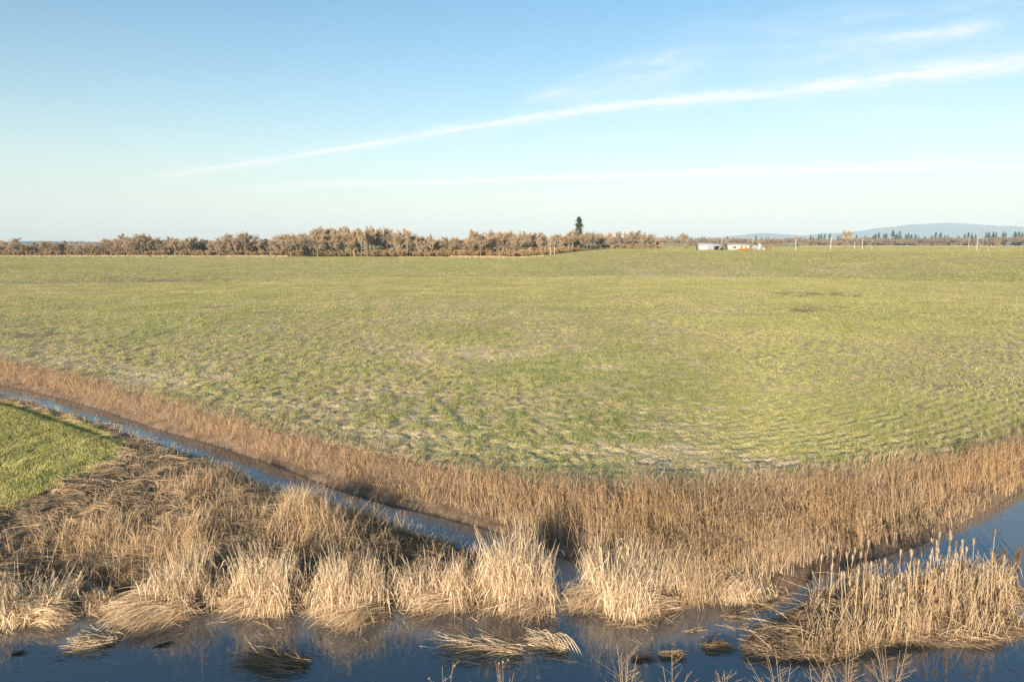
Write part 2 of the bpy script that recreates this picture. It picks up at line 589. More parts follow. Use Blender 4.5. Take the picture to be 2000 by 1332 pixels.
def in_view(x, y, m=1.12, pad=2.0):
    return np.abs(x) < (.75 * m) * depth(y) + pad


# --- crop grass over the whole field ---------------------------------------------------------
g = Geo()
OLIVE, GREEN, YGREEN, DRY = C(.28, .305, .10), C(.215, .275, .088), C(.325, .345, .115), C(.58, .48, .235)


def crop(r0, r1, dens, nb, h, w, spread):
    area = (r1 * r1 - r0 * r0) * math.radians(45)
    n = int(area * dens)
    rad = np.sqrt(R.uniform(r0 * r0, r1 * r1, n))
    a = R.uniform(-math.radians(45), math.radians(45), n)
    x, y = rad * np.sin(a), rad * np.cos(a)
    k = inside(x, y, FIELDP) & in_view(x, y)
    x, y, rad = x[k], y[k], rad[k]
    de = poly_dist(x, y, EDGE)
    rowm = ss(4, 15, x) * (1 - ss(11, 22, de))
    ridge = .5 + .5 * np.sin(2 * math.pi * (de + .35 * (fbm(x / 2, y / 2, 5, 2) - .5)) / .62)
    clump = fbm(x * 2.8, y * 2.8, 51, 3)
    patch = fbm(x / 7, y / 9, 61, 4)
    big = fbm(x / 30, y / 24, 67, 3)
    smooth = ss(4, 16, x - .12 * (y - 25))              # the right half of the field is more even
    keep = np.where(rad < 90, ss(.46 - .17 * smooth, .55 - .17 * smooth, clump), 1.0)
    keep = keep * (1 - rowm * .8 * (1 - ridge) * ss(.35, .6, fbm(x / 3, y / 3, 77, 2) + .25 * ss(10, 16, x)))
    keep = keep * (1 - .5 * (1 - .7 * smooth) * ss(.58, .70, patch) * (rad < 130))
    keep = keep * ss(-.2, 1.2, de + (clump - .5) * 3) * (1 - .5 * (1 - ss(.5, 6, de)) * (1 - rowm))
    wet, stp = patch_f(x, y, WET), patch_f(x, y, STRAWP, 7)
    keep = keep * (1 - .8 * wet) * (1 - .45 * stp)
    k = R.random(len(x)) < keep
    stp = stp[k]
    x, y, rad, clump, patch, big, de, smooth = (q[k] for q in (x, y, rad, clump, patch, big, de, smooth))
    n = len(x)
    z = ground_z(x, y)
    dry = ss(.50, .66, .55 * patch + .45 * vn(x * .9, y * .9, 71)) * .9
    dry = np.maximum(dry, (1 - ss(.5, 7, de)) * .62 * ss(.32, .55, vn(x * .7, y * .7, 72) + .1))
    dry = np.maximum(dry, .6 * ss(.62, .72, fbm(x / 26, y / 5, 73, 3)) * (rad > 60))
    dry = np.maximum(dry, stp * .9)
    dry = dry * (1 - .55 * smooth * (rad < 200))
    base = mixc(OLIVE, GREEN, ss(.4, .62, big) * (1 - smooth) * (1 - ss(60, 140, rad)) * .9)
    base = mixc(base, YGREEN, np.clip(smooth * .75 + ss(70, 200, rad) * .35, 0, .85))
    base = mixc(base, DRY, dry * R.uniform(.5, 1, n))
    sz = (.7 + .8 * clump) * R.uniform(.7, 1.25, n) * (1 - .3 * dry)
    i = np.repeat(np.arange(n), nb)
    m_ = len(i)
    ox, oy = R.normal(0, spread, m_) * sz[i], R.normal(0, spread, m_) * sz[i]
    P = np.stack([x[i] + ox, y[i] + oy, z[i] - .02], 1)
    hh = h * sz[i] * R.uniform(.55, 1.15, m_) * (1.1 - .55 * np.clip(np.hypot(ox, oy) / (2.2 * spread), 0, 1))
    tip = P + np.stack([ox * 1.3 + R.normal(0, .35, m_) * hh, oy * 1.3 + R.normal(0, .35, m_) * hh, hh], 1)
    cc = base[i] * (1 + .28 * (R.random((m_, 1)) - .5))
    stray = R.random(m_) < .22
    cc[stray] = DRY * R.uniform(.7, 1.1, (stray.sum(), 1))
    g.tris(P, tip, w * R.uniform(.6, 1.4, m_), R.normal(-.375, .75, m_), cc, cc)


def stubble(r0, r1, dens, h, w):
    n = int((r1 * r1 - r0 * r0) * math.radians(45) * dens)
    rad = np.sqrt(R.uniform(r0 * r0, r1 * r1, n))
    a = R.uniform(-math.radians(45), math.radians(45), n)
    x, y = rad * np.sin(a), rad * np.cos(a)
    k = inside(x, y, FIELDP) & in_view(x, y)
    x, y = x[k], y[k]
    wet, stp = patch_f(x, y, WET), patch_f(x, y, STRAWP, 7)
    k = R.random(len(x)) < (.35 + .65 * stp + .3 * ss(.5, .65, fbm(x / 5, y / 7, 63, 3)) + .3 * (1 - ss(.5, 4, poly_dist(x, y, EDGE)))) * (1 - .95 * wet)
    x, y = x[k], y[k]
    n = len(x)
    P = np.stack([x, y, ground_z(x, y) - .01], 1)
    hh = h * R.uniform(.4, 1.2, n)
    cc = mixc(C(.46, .33, .18), C(.68, .55, .31), R.random(n))
    g.tris(P, P + np.stack([R.normal(0, .8, n) * hh, R.normal(0, .8, n) * hh, hh], 1), w * R.uniform(.6, 1.4, n), R.normal(-.375, .9, n), cc, cc)



crop(20, 45, 9, 34, .18, .022, .075)
crop(45, 85, 7, 16, .19, .038, .10)
stubble(20, 45, 75, .075, .022)
stubble(45, 85, 28, .085, .04)
stubble(85, 170, 8, .10, .09)
crop(85, 170, 8.0, 5, .15, .085, .15)
crop(170, 460, 2.2, 4, .17, .20, .3)
crop(460, 1150, .26, 3, .30, .6, .6)
tag(g.build('crop_grass', M_CROP), 'short green winter crop with dry straw covering the wide field', 'grass', kind='stuff')

# --- bank reeds: the brown reed bed between field edge and water ------------------------------
g = Geo()
x, y = scatter((-45, 32, 15, 60), 1150000, lambda x, y: inside(x, y, FARSIDE) & in_view(x, y))
dw, de = poly_dist(x, y, FARW), poly_dist(x, y, EDGE)
fld = inside(x, y, FIELDP)
s = np.where(fld, 1 + de / 3, dw / (dw + de + 1e-6))
cl = fbm(x * 1.1, y * 1.1, 81, 3)
left = ss(2.0, -5, x)                                 # along the ditch the growth is lower and leaves mud bare
right = ss(9, 15, x)
lo = .04 + (.12 * left * (.4 + 1.6 * (cl - .3)) - .06 * right)
keep = ss(lo, lo + .14, s) * (1 - ss(1.0, 1.0 + .12, s + (cl - .5) * .25))
keep = keep * (.3 + .7 * ss(.30, .46, fbm(x * .9, y * .9, 85, 3))) * (.55 + .45 * ss(.35, .5, cl)) * (1 - .35 * left)
k = R.random(len(x)) < keep * .62
x, y, s, cl, left, right = x[k], y[k], s[k], cl[k], left[k], right[k]
n = len(x)
z = ground_z(x, y)
h = (.95 - .44 * left - .10 * right) * (.70 + .5 * cl + .35 * (fbm(x / 1.8, y / 1.8, 83, 2) - .35)) * R.uniform(.45, 1.12, n) * (1 - .35 * ss(.75, 1.05, s)) * (1 - np.maximum(left, right) * .5 * (1 - ss(.1, .5, s)))
base = mixc(TAN, STRAW, R.random(n) * .9 * (1 - .6 * ss(.45, .9, s)))
top = mixc(mixc(TAN, BROWN, R.random(n)), PURP, ss(.55, .95, s) * .75 * (1 - .5 * left))
rust = ss(.52, .66, fbm(x / 2.2, y / 2.2, 87, 3)) * .4
base = mixc(base, PALE, (1 - ss(.1, .5, s)) * .45 * (1 - left))
base, top = mixc(base, RUST * 1.25, rust), mixc(top, RUST, rust)
az = R.normal(math.pi * .75, .9, n) + (fbm(x / 1.2, y / 1.2, 89, 2) - .5) * 6
Q = stems(g, np.stack([x, y, z], 1), h, az, R.normal(.10, .14, n) + .12 * left, np.abs(R.normal(.05, .1, n)) + .06 * left, R.uniform(.006, .014, n), base * .9, top, 4, .6, .4)
leaves_off(g, Q, .35, .3, .016, TAN)
kb = np.nonzero(R.random(n) < .09)[0]                 # broken and leaning ones
stems(g, np.stack([x, y, z], 1)[kb], h[kb] * 1.05, R.random(len(kb)) * 6.28, R.uniform(.35, 1.1, len(kb)), R.uniform(0, .5, len(kb)), R.uniform(.007, .015, len(kb)), base[kb], mixc(TAN, PALE, R.random(len(kb))), 4, .5, .3)
kb = np.nonzero(R.random(n) < .5)[0]                  # feathery seed heads
for _k in range(3):
    tp = Q[kb, -1] - np.array([0, 0, .03]) * _k
    g.tris(tp, tp + np.stack([R.normal(.02, .04, len(kb)), R.normal(0, .04, len(kb)), R.uniform(.0, .09, len(kb))], 1), R.uniform(.012, .024, len(kb)), R.random(len(kb)) * 3.14, top[kb] * .9, top[kb] * 1.15)
tag(g.build('bank_reeds', M_REED), 'brown dry reed bed standing along the field side of the ditch', 'reeds', kind='stuff')

# litter lying over the bank between the reeds
g = Geo()
x, y = scatter((-45, 32, 15, 60), 90000, lambda x, y: inside(x, y, FARSIDE) & ~inside(x, y, FIELDP) & in_view(x, y))
dw, de = poly_dist(x, y, FARW), poly_dist(x, y, EDGE)
s = dw / (dw + de + 1e-6)
k = R.random(len(x)) < ss(.12, .4, s) * .8
x, y = x[k], y[k]
n = len(x)
lying(g, np.stack([x, y, ground_z(x, y) + .02], 1), R.uniform(.25, .7, n), R.random(n) * 6.28, R.uniform(0, .5, n), R.uniform(.008, .018, n), mixc(BROWN, TAN, R.random(n)), 3)
tag(g.build('bank_litter', M_REED), 'dead brown stalks lying over the mud bank', 'litter', kind='stuff')

# pale grass strip along the field edge on the right, greyish weeds along the rest of it
g = Geo()
x, y = scatter((-30, 30, 18, 45), 160000, lambda x, y: in_view(x, y))
de = poly_dist(x, y, EDGE)
ins = inside(x, y, FIELDP)
sd = np.where(ins, de, -de)
pxl = 1000 + F * x / depth(y)
pale = ss(1330, 1440, pxl) * (1 - ss(1760, 1850, pxl))
cl = fbm(x * 1.4, y * 1.4, 91, 2)
k = (sd > -.35) & (sd < .75 + .5 * cl + .5 * pale) & (R.random(len(x)) < .35 + .65 * pale) & (cl > .3)
x, y, pale = x[k], y[k], pale[k]
n = len(x)
cb = mixc(mixc(PURP, TAN, R.random(n)), mixc(STRAW, RUST * 1.5, R.random(n) * .5), pale)
stems(g, np.stack([x, y, ground_z(x, y)], 1), R.uniform(.3, .62, n) * (.85 + .1 * pale), R.normal(.3, .8, n), R.uniform(.05, .4, n), R.uniform(0, .5, n), R.uniform(.010, .02, n), cb * .9, cb * 1.1, 3, .4, .25)
tag(g.build('edge_grass', M_REED), 'pale dry grass fringe along the edge of the field above the reeds', 'grass', kind='stuff')

# --- marsh grass on the triangle between ditch and river -------------------------------------------
g = Geo()
gl = Geo()
x, y = scatter((-42, 4, 15, 42), 420000, lambda x, y: inside(x, y, MARSH) & ~inside(x, y, MEADOW) & in_view(x, y))
dm = poly_dist(x, y, NEARW)
dsh = poly_dist(x, y, SHORE)
pu = 1000 + F * x / depth(y)
cl = fbm(x * .75, y * .75, 101, 3)
cl2 = fbm(x * 1.9, y * 1.9, 103, 2)
dmead = poly_dist(x, y, MEADOW)
# bare dark flattened part towards the tip and by the meadow, tall growth in the middle
tip = ss(590, 760, pu) * ss(.1, .5, dm)
flat = 1 - ss(1.6, 6.5, dmead + (cl - .5) * 4)
tall = ss(.40, .58, cl) * (1 - .93 * tip) * (1 - .9 * flat)
edge = (1 - ss(.15, .8, dm)) * np.maximum(ss(380, 520, pu), .22 * ss(-50, 150, pu))      # thin stems right along the ditch
zone = np.maximum(np.exp(-(((pu - 610) / 130) ** 2 + ((y - 21.6) / 2.2) ** 2)), .75 * np.exp(-(((pu - 270) / 230) ** 2 + ((y - 19.4) / 1.3) ** 2)))
zone = np.maximum(zone, .6 * np.exp(-(((pu - 380) / 60) ** 2 + ((y - 24.5) / 1.6) ** 2)))
back = ss(.5, 1.7, dsh + (cl2 - .5) * 1.2)             # open dark water margin behind the clumps
keep = np.clip((tall * ss(.35, .55, cl2 + .1) * (.25 + .75 * zone) * .8 + edge * .5 * (1 - tip * .3) + .03) * back, 0, 1)
k = R.random(len(x)) < keep
xs, ys = x[k], y[k]
n = len(xs)
h = R.uniform(.3, .8, n) * (.55 + .9 * cl[k]) * (.55 + .75 * zone[k]) * (.75 + .5 * cl2[k])
base = mixc(BROWN * 1.25, TAN * 1.1, R.random(n))
top = mixc(TAN * 1.15, STRAW * 1.15, R.random(n))
az = R.normal(.4, 1.3, n) + (cl2[k] - .5) * 10
Q = stems(g, np.stack([xs, ys, ground_z(xs, ys)], 1), h, az, R.uniform(.0, .5, n), np.abs(R.normal(.14, .28, n)), R.uniform(.007, .015, n), base, top, 4, .5, .35)
leaves_off(g, Q, .4, .3, .013, TAN * 1.1)
tag(g.build('marsh_grass', M_REED), 'tall tan dead grass on the marsh between ditch and river', 'grass', kind='stuff')
k = R.random(len(x)) < .4 - .12 * tip
xs, ys = x[k], y[k]
n = len(xs)
az = fbm(xs * .5, ys * .5, 107, 2) * 14 + R.normal(0, .5, n)
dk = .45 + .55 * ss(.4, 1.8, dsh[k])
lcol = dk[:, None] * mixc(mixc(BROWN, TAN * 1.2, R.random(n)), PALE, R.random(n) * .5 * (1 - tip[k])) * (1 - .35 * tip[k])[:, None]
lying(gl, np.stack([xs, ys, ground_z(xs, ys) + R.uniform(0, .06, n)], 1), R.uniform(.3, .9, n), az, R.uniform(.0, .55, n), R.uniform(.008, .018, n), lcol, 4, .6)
tag(gl.build('marsh_litter', M_REED), 'flattened dead grass matted over the dark marsh', 'litter', kind='stuff')

# --- meadow grass ----------------------------------------------------------------------------
g = Geo()
x, y = scatter((-45, -14, 20, 50), 600000, lambda x, y: inside(x + (vn(x, y, 5) - .5), y + (vn(x, y, 6) - .5), MEADOW) & inside(x, y, MARSH) & in_view(x, y))
n = len(x)
swirl = fbm(x / 1.2, y / 3.5, 111, 3)
k = R.random(n) < .75 + .25 * ss(.3, .5, swirl)
x, y, swirl = x[k], y[k], swirl[k]
n = len(x)
z = ground_z(x, y)
hh = R.uniform(.05, .12, n) * (.75 + .5 * swirl)
az = 2.4 + (fbm(x / 2.5, y / 2.5, 113, 2) - .5) * 5
tipv = np.stack([x + np.cos(az) * hh * .8 + R.normal(0, .05, n), y + np.sin(az) * hh * .8 + R.normal(0, .05, n), z + hh], 1)
dmd = poly_dist(x, y, MEADOW[2:10])                   # mown lanes that follow the rounded edge of the meadow
lane = .5 + .5 * np.sin(2 * math.pi * (dmd + .5 * (vn(x / 1.5, y / 1.5, 117) - .5)) / 1.5)
tipv[:, 0] += (lane - .5) * .10
tipv[:, 1] += (lane - .5) * -.10
hh = hh * (.75 + .4 * lane)
mc = mixc(C(.37, .355, .115), C(.64, .575, .21), np.clip(ss(.3, .7, swirl) * .3 + lane * .45 + R.random(n) * .35, 0, 1))
dryk = R.random(n) < .12
mc[dryk] = C(.42, .36, .17)
g.tris(np.stack([x, y, z - .01], 1), tipv, R.uniform(.014, .03, n), R.normal(-.375, .7, n), mc, mc)
tag(g.build('meadow_grass', M_BLADE), 'bright green mown grass of the meadow corner', 'grass', kind='stuff')


# --- reed clumps standing in the shallows, each a thing of its own ------------------------------
def clump(name, label, u0, u1, vb, h, n, fan=None, dense=1.0, pale=1.0, lean=(-.02, .0), depthm=1.3, messy=0.0, cat='reed clump', group=None, leaf=.8, hole=False):
    ax, ay = unproj(u0, vb)
    bx, by = unproj(u1, vb)
    mx, my = (ax + bx) / 2, (ay + by) / 2 + depthm * .45
    rx, ry = (bx - ax) / 2 * (.92 if h > .8 else 1), depthm / 2
    root = empty(name, (mx, my, 0))
    tag(root, label, cat, group)
    g = Geo()
    n = int(n * 1.45)
    nt3 = max(4, int(9 * rx * ry * 2.2)) if h > .8 else 3
    ta, tq = R.random(nt3) * 6.28, np.sqrt(R.random(nt3)) * .85
    tx, ty = np.cos(ta) * tq * rx, np.sin(ta) * tq * ry
    th_ = R.uniform(.45, 1.12, nt3)
    tl, tla = R.uniform(0, .16, nt3) + messy * .25, np.arctan2(ty, tx) + R.normal(0, .8, nt3)
    ti = R.integers(nt3, size=n)
    loose = R.random(n) < .35
    a = R.random(n) * 6.28
    q = np.sqrt(R.random(n)) * (1 + .2 * np.sin(3 * a + u0) + .14 * np.sin(5 * a))
    sg = .16 * min(1.0, rx * 1.6)
    P = np.stack([np.where(loose, np.cos(a) * q * rx, tx[ti] + R.normal(0, sg, n)), np.where(loose, np.sin(a) * q * ry, ty[ti] + R.normal(0, sg * .8, n)), np.full(n, -.03)], 1)
    hh = h * (.34 + .66 * R.random(n) ** 1.5) * np.where(loose, R.uniform(.5, 1.0, n), th_[ti]) * np.where(R.random(n) < .05, 1.22, 1.0)
    la = np.where(loose, R.random(n) * 6.28, tla[ti] + R.normal(0, .5, n))
    ll = np.where(loose, R.uniform(0, .22, n), tl[ti] + R.uniform(0, .12, n)) + messy * R.random(n) * .5
    base = mixc(TAN, PALE, R.random(n) * pale)
    topc = mixc(STRAW, PALE, R.random(n) * pale)
    Q = stems(g, P, hh, la, ll, np.abs(R.normal(0, .08 + messy * .25, n)), R.uniform(.008, .018, n), base, topc, 5, .3, .25)
    leaves_off(g, Q, leaf, .42, .02, mixc(STRAW, PALE, np.array([.6 * pale]))[0], 2)
    if h > .8: g.build('stems', M_REED, root)
    # fallen stalks fanning out of the foot over the water
    if fan:
        if h > .8: g = Geo()
        m = fan[0]
        m = int(m * 1.7)
        nf_ = R.integers(4, 8)
        kf = 1.0 if h > .8 else .35
        fx, fy, fa = R.uniform(-.9, .95, nf_) * rx * kf, R.uniform(-.9, .3, nf_) * ry * kf, R.normal(fan[1], fan[2], nf_)
        fi = R.integers(nf_, size=m)
        st = np.stack([fx[fi] + R.normal(0, .16, m), fy[fi] + R.normal(0, .13, m), R.uniform(-.02, .42, m)], 1)
        a = fa[fi] + R.normal(0, .17, m)
        L = R.uniform(.35, 1.0, m) * fan[3]
        up0, t = R.uniform(-.1, .6, m), np.linspace(0, 1, 6)
        Q = np.zeros((m, 6, 3))
        aa = a[:, None] + R.normal(0, .25, m)[:, None] * t
        Q[..., 0] = st[:, None, 0] + L[:, None] * t * np.cos(aa) * .85
        Q[..., 1] = st[:, None, 1] + L[:, None] * t * np.sin(aa) * .85
        Q[..., 2] = np.maximum(st[:, None, 2] + L[:, None] * up0[:, None] * (1.35 * t - 1.6 * t * t) * .8, .012 + .03 * R.random(m)[:, None])
        wet_ = R.random(m) < .22
        fc = mixc(TAN, PALE, R.random(m) * pale)
        fc[wet_] = BROWN * R.uniform(.5, 1, (wet_.sum(), 1))
        W = R.uniform(.008, .018, m)[:, None] * (1 - .6 * t)
        g.ribbons(Q, W, np.repeat(fc[:, None], 6, 1) * R.uniform(.75, 1.2, (m, 1, 1)), a + 1.57 + R.normal(0, .3, m), R.random(m) * math.pi)
        # broken-down thatch round the foot
        if h > .8:
            g.build('fallen_stalks', M_REED, root)
            g = Geo()
        m = int(fan[0] * .8)
        a2 = R.random(m) * 6.28
        qq = np.sqrt(R.random(m)) * 1.12
        st = np.stack([np.cos(a2) * qq * rx * (1 + .25 * np.sin(2 * a2 + u1)), np.sin(a2) * qq * ry * (1 + .25 * np.sin(3 * a2 + u0)) - .1, R.uniform(.02, .22, m) * (1.15 - qq)], 1)
        lying(g, st, R.uniform(.2, .55, m), R.random(m) * 6.28, R.uniform(-.1, .4, m), R.uniform(.008, .018, m), mixc(BROWN, STRAW, R.random(m)), 3, .5)
        g.build('thatch' if h > .8 else 'stems', M_REED, root)
    return root


clump('reed_clump', 'messy pale reed clump with broken leaves cut by the left edge', -60, 92, 1222, 1.2, 1000, (900, 3.6, 1.2, .9), depthm=1.5, messy=.5)
clump('reed_clump', 'tall pale reed clump with a long fan of stalks fallen to its left', 262, 385, 1205, 1.75, 1100, (900, 3.30, .25, 1.7), depthm=1.2)
clump('reed_clump', 'dense square topped pale reed clump with green shoots at its foot', 452, 580, 1203, 1.75, 1500, (350, 3.5, .3, 1.1), depthm=1.3)
clump('reed_clump', 'pale reed clump with a thick swept fan of fallen stalks reaching furthest into the water', 610, 752, 1212, 1.75, 1500, (1300, 3.75, .3, 1.25), depthm=1.4)
clump('reed_clump', 'thin ragged reed clump with dark marsh showing through its tops', 775, 925, 1188, 1.6, 900, (700, 3.85, .35, 1.3), depthm=1.0, messy=.15)
clump('reed_clump', 'tallest pale reed clump standing in front of the ditch mouth', 940, 1098, 1198, 2.05, 1700, (500, 3.9, .5, 1.0), depthm=1.6)
clump('reed_clump', 'broad grey tinged reed clump leaning left with a spreading fan at its foot', 1150, 1325, 1205, 1.75, 1600, (1500, 3.65, .35, 1.6), depthm=1.9, messy=.18)
clump('reed_clump', 'low heap of collapsed straw coloured reeds at the foot of the reed bed', 1335, 1530, 1172, .75, 700, (1600, 3.3, 1.2, .75), depthm=1.5, messy=.55)
clump('grass_tuft', 'small round brown grass tuft standing in the still inlet', 158, 212, 1194, .68, 420, (150, 4, 2, .35), depthm=.55, pale=.35, cat='grass tuft', messy=.2)
clump('grass_tuft', 'low dark brown grass tuft at the back of the inlet', 106, 150, 1172, .5, 300, (120, 4, 2, .3), depthm=.5, pale=.15, cat='grass tuft', messy=.2)
clump('grass_tuft', 'thin broken reed tuft leaning beside the water between two tall clumps', 408, 445, 1178, .95, 200, (120, 3.4, .5, .8), depthm=.6, messy=.4, cat='grass tuft')


# thin broken reeds that fill the gaps between the clumps
g = Geo()
fx, fy = [], []
for u0, u1, v, n in [(95, 260, 1150, 90), (385, 460, 1172, 90), (580, 615, 1178, 60), (745, 790, 1175, 40), (900, 960, 1178, 80), (1095, 1150, 1188, 100), (1320, 1400, 1172, 420),
                     (620, 930, 1150, 120), (1180, 1480, 1165, 900)]:
    uu, vv = R.uniform(u0, u1, n), v + R.normal(0, 9, n)
    p = np.array([unproj(a_, b_) for a_, b_ in zip(uu, vv)])
    fx.append(p[:, 0]); fy.append(p[:, 1])
x, y = np.concatenate(fx), np.concatenate(fy)
k = R.random(len(x)) < ss(.3, .55, fbm(x * 2.2, y * 2.2, 127, 2))
x, y = x[k], y[k]
n = len(x)
z = np.maximum(ground_z(x, y), -.05)
Q = stems(g, np.stack([x, y, z], 1), R.uniform(.3, 1.35, n), R.random(n) * 6.28, R.uniform(0, .45, n), np.abs(R.normal(.1, .22, n)), R.uniform(.007, .015, n), mixc(BROWN, STRAW, R.random(n)), mixc(TAN, PALE, R.random(n)), 5, .35, .3)
leaves_off(g, Q, .6, .35, .016, STRAW)
tag(g.build('shore_reeds', M_REED), 'thin broken reeds between the pale clumps on the shore', 'reeds', kind='stuff')

# --- floating mats ------------------------------------------------------------------------------
def mat_raft(name, label, u, v, L, Wd, az, n, col0, col1, hump=.12, cat='reed mat', group=None):
    cx, cy = unproj(u, v)
    root = empty(name, (cx, cy, 0), 0)
    tag(root, label, cat, group)
    ca, sa = math.cos(az), math.sin(az)
    g = Geo()
    l, w_ = R.uniform(-.5, .35, n) * L, R.normal(0, .28, n) * Wd
    st = np.stack([l * ca - w_ * sa, l * sa + w_ * ca, R.uniform(.0, 1, n) * hump * np.exp(-(w_ / Wd * 2) ** 2) + .012], 1)
    lying(g, st, R.uniform(.2, .6, n) * L, az + R.normal(0, .32, n), R.normal(.0, .12, n), R.uniform(.008, .018, n), mixc(col0 * .7, col1, R.random(n)), 5, .3)
    g.build('stalks', M_REED, root)
    g = Geo()                                        # sodden dark underside
    k = 22
    a = np.arange(k) / k * 2 * math.pi
    rad = .5 * (1 + .18 * np.sin(3 * a + u) + .12 * np.sin(7 * a))
    ex, ey = np.cos(a) * rad * L * .82, np.sin(a) * rad * Wd * .8
    V = [(0, 0, hump * .6)] + [(ex[i] * .6 * ca - ey[i] * .6 * sa, ex[i] * .6 * sa + ey[i] * .6 * ca, hump * .4) for i in range(k)] + \
        [(ex[i] * ca - ey[i] * sa, ex[i] * sa + ey[i] * ca, -.02) for i in range(k)]
    g.add(V, [(0, 1 + i, 1 + (i + 1) % k) for i in range(k)], DARKB * .7)
    g.L.append(np.array([(1 + i, 1 + k + i, 1 + k + (i + 1) % k, 1 + (i + 1) % k) for i in range(k)]).ravel())
    g.S.append(np.full(k, 4))
    g.build('sodden_base', M_REED, root)
    return root


mat_raft('reed_mat', 'dark tipped mat of combed reeds lying off the long fallen fan', 188, 1258, 1.0, .85, 3.05, 420, TAN, PALE, .12)
mat_raft('reed_mat', 'mostly dark half sunk reed mat near the lower edge', 545, 1296, 1.65, .75, 2.9, 420, DARKB, STRAW, .14)
mat_raft('reed_mat', 'long pale reed mat pointing left in mid water', 955, 1272, 1.75, .75, 3.02, 520, TAN, PALE, .14)
bent = mat_raft('bent_reed', 'bundle of bent over reeds arching into the water beside the long mat', 1078, 1262, .95, .7, 2.7, 420, STRAW, PALE, .18, cat='reed bundle')
g = Geo()
for k in range(9):
    t = np.linspace(0, 1, 7)
    x0, y0 = -.35 + .06 * k, .45 - .02 * k
    x1, y1 = .05 + .08 * k, -.25 - .03 * k
    hgt = .25 + .1 * R.random()
    g.tube(np.stack([x0 + (x1 - x0) * t, y0 + (y1 - y0) * t, .05 + hgt * np.sin(t * math.pi) * (1 - .3 * t)], 1), .009, PALE, 4)
g.build('arching_stalks', M_REED, bent)
mat_raft('debris_mat', 'small dark clod of weed floating far left', 36, 1276, .32, .16, .2, 60, DARKB, BROWN, .04, 'debris')
mat_raft('debris_mat', 'little brown weed clod beside the twiggy shoot', 1252, 1288, .5, .16, .1, 120, BROWN, TAN, .07, 'debris')
mat_raft('debris_mat', 'fluffy tan weed clod floating in open water', 1308, 1281, .55, .26, .05, 200, BROWN, STRAW, .10, 'debris')
mat_raft('debris_mat', 'broad tan weed raft just left of the island', 1395, 1264, .65, .42, .2, 260, BROWN, TAN, .10, 'debris')
mat_raft('debris_mat', 'thin strip of floating stalks off the collapsed reed heap', 1432, 1203, .75, .22, .55, 110, BROWN, STRAW, .05, 'debris')
mat_raft('debris_mat', 'pale feather shaped wisp of stalks floating in the channel', 1352, 1232, .5, .16, .4, 70, TAN, PALE, .03, 'debris')
mat_raft('debris_mat', 'short pale stalk cluster floating nearest the island tip', 1452, 1226, .3, .12, 1.0, 50, TAN, PALE, .05, 'debris')
mat_raft('debris_mat', 'faint brown stalks floating under the collapsed reed heap', 1490, 1186, .7, .2, .5, 90, BROWN, TAN, .04, 'debris')
mat_raft('debris_mat', 'sparse triangle of broken stalks floating left of the sunken mat', 320, 1260, .6, .4, .6, 26, STRAW, PALE, .05, 'debris')
mat_raft('debris_mat', 'dark fleck of weed floating by the island far shore', 1975, 1128, .35, .14, .1, 50, DARKB, BROWN, .04, 'debris')

# loose straws that drift all over the water
g = Geo()
x, y = scatter((-13, 14, 13, 19), 3000, lambda x, y: ~inside(x, y, FARSIDE) & ~inside(x, y, MARSH) & in_view(x, y) & (vn(x, y, 3) > .45))
x, y = x[:420], y[:420]
n = len(x)
lying(g, np.stack([x, y, np.full(n, .012)], 1), R.uniform(.06, .3, n), R.normal(2.6, 1.0, n), R.uniform(0, .3, n), R.uniform(.008, .014, n), mixc(TAN, PALE, R.random(n)), 3)
tag(g.build('drifting_straw', M_REED), 'loose bits of straw drifting on the water', 'straw', kind='stuff')

# --- the cattail island -----------------------------------------------------------------------
ix = np.array(ISLE)
icx, icy = ix[:, 0].mean(), ix[:, 1].mean()
isle = empty('marsh_island', (icx, icy, 0))
tag(isle, 'low island of tangled brown weed with dry reeds rising from the river', 'island')
gx, gy = np.meshgrid(np.linspace(ix[:, 0].min() - .3, ix[:, 0].max() + .3, 90), np.linspace(ix[:, 1].min() - .3, ix[:, 1].max() + .3, 60), indexing='ij')
ins = inside(gx.ravel(), gy.ravel(), ISLE).reshape(gx.shape)
dd = poly_dist(gx, gy, ISLE + ISLE[:1])
gz = np.where(ins, .20 * (1 - np.exp(-dd / .35)) + (fbm(gx * 2.5, gy * 2.5, 131, 3) - .5) * .18 * ss(0, .4, dd), -.12 * ss(0, .15, dd)) - .01
vi = np.arange(gx.size).reshape(gx.shape)
qq = np.stack([vi[:-1, :-1], vi[1:, :-1], vi[1:, 1:], vi[:-1, 1:]], -1).reshape(-1, 4)
link('mud_mound', np_mesh('mud_mound', np.stack([gx - icx, gy - icy, gz], -1).reshape(-1, 3), qq, np.full(len(qq), 4), smooth=True), M_MARSH, isle)


def isle_z(x, y):
    d = poly_dist(x, y, ISLE + ISLE[:1])
    return .20 * (1 - np.exp(-d / .35)) + (fbm(x * 2.5, y * 2.5, 131, 3) - .5) * .18 * ss(0, .4, d) - .01


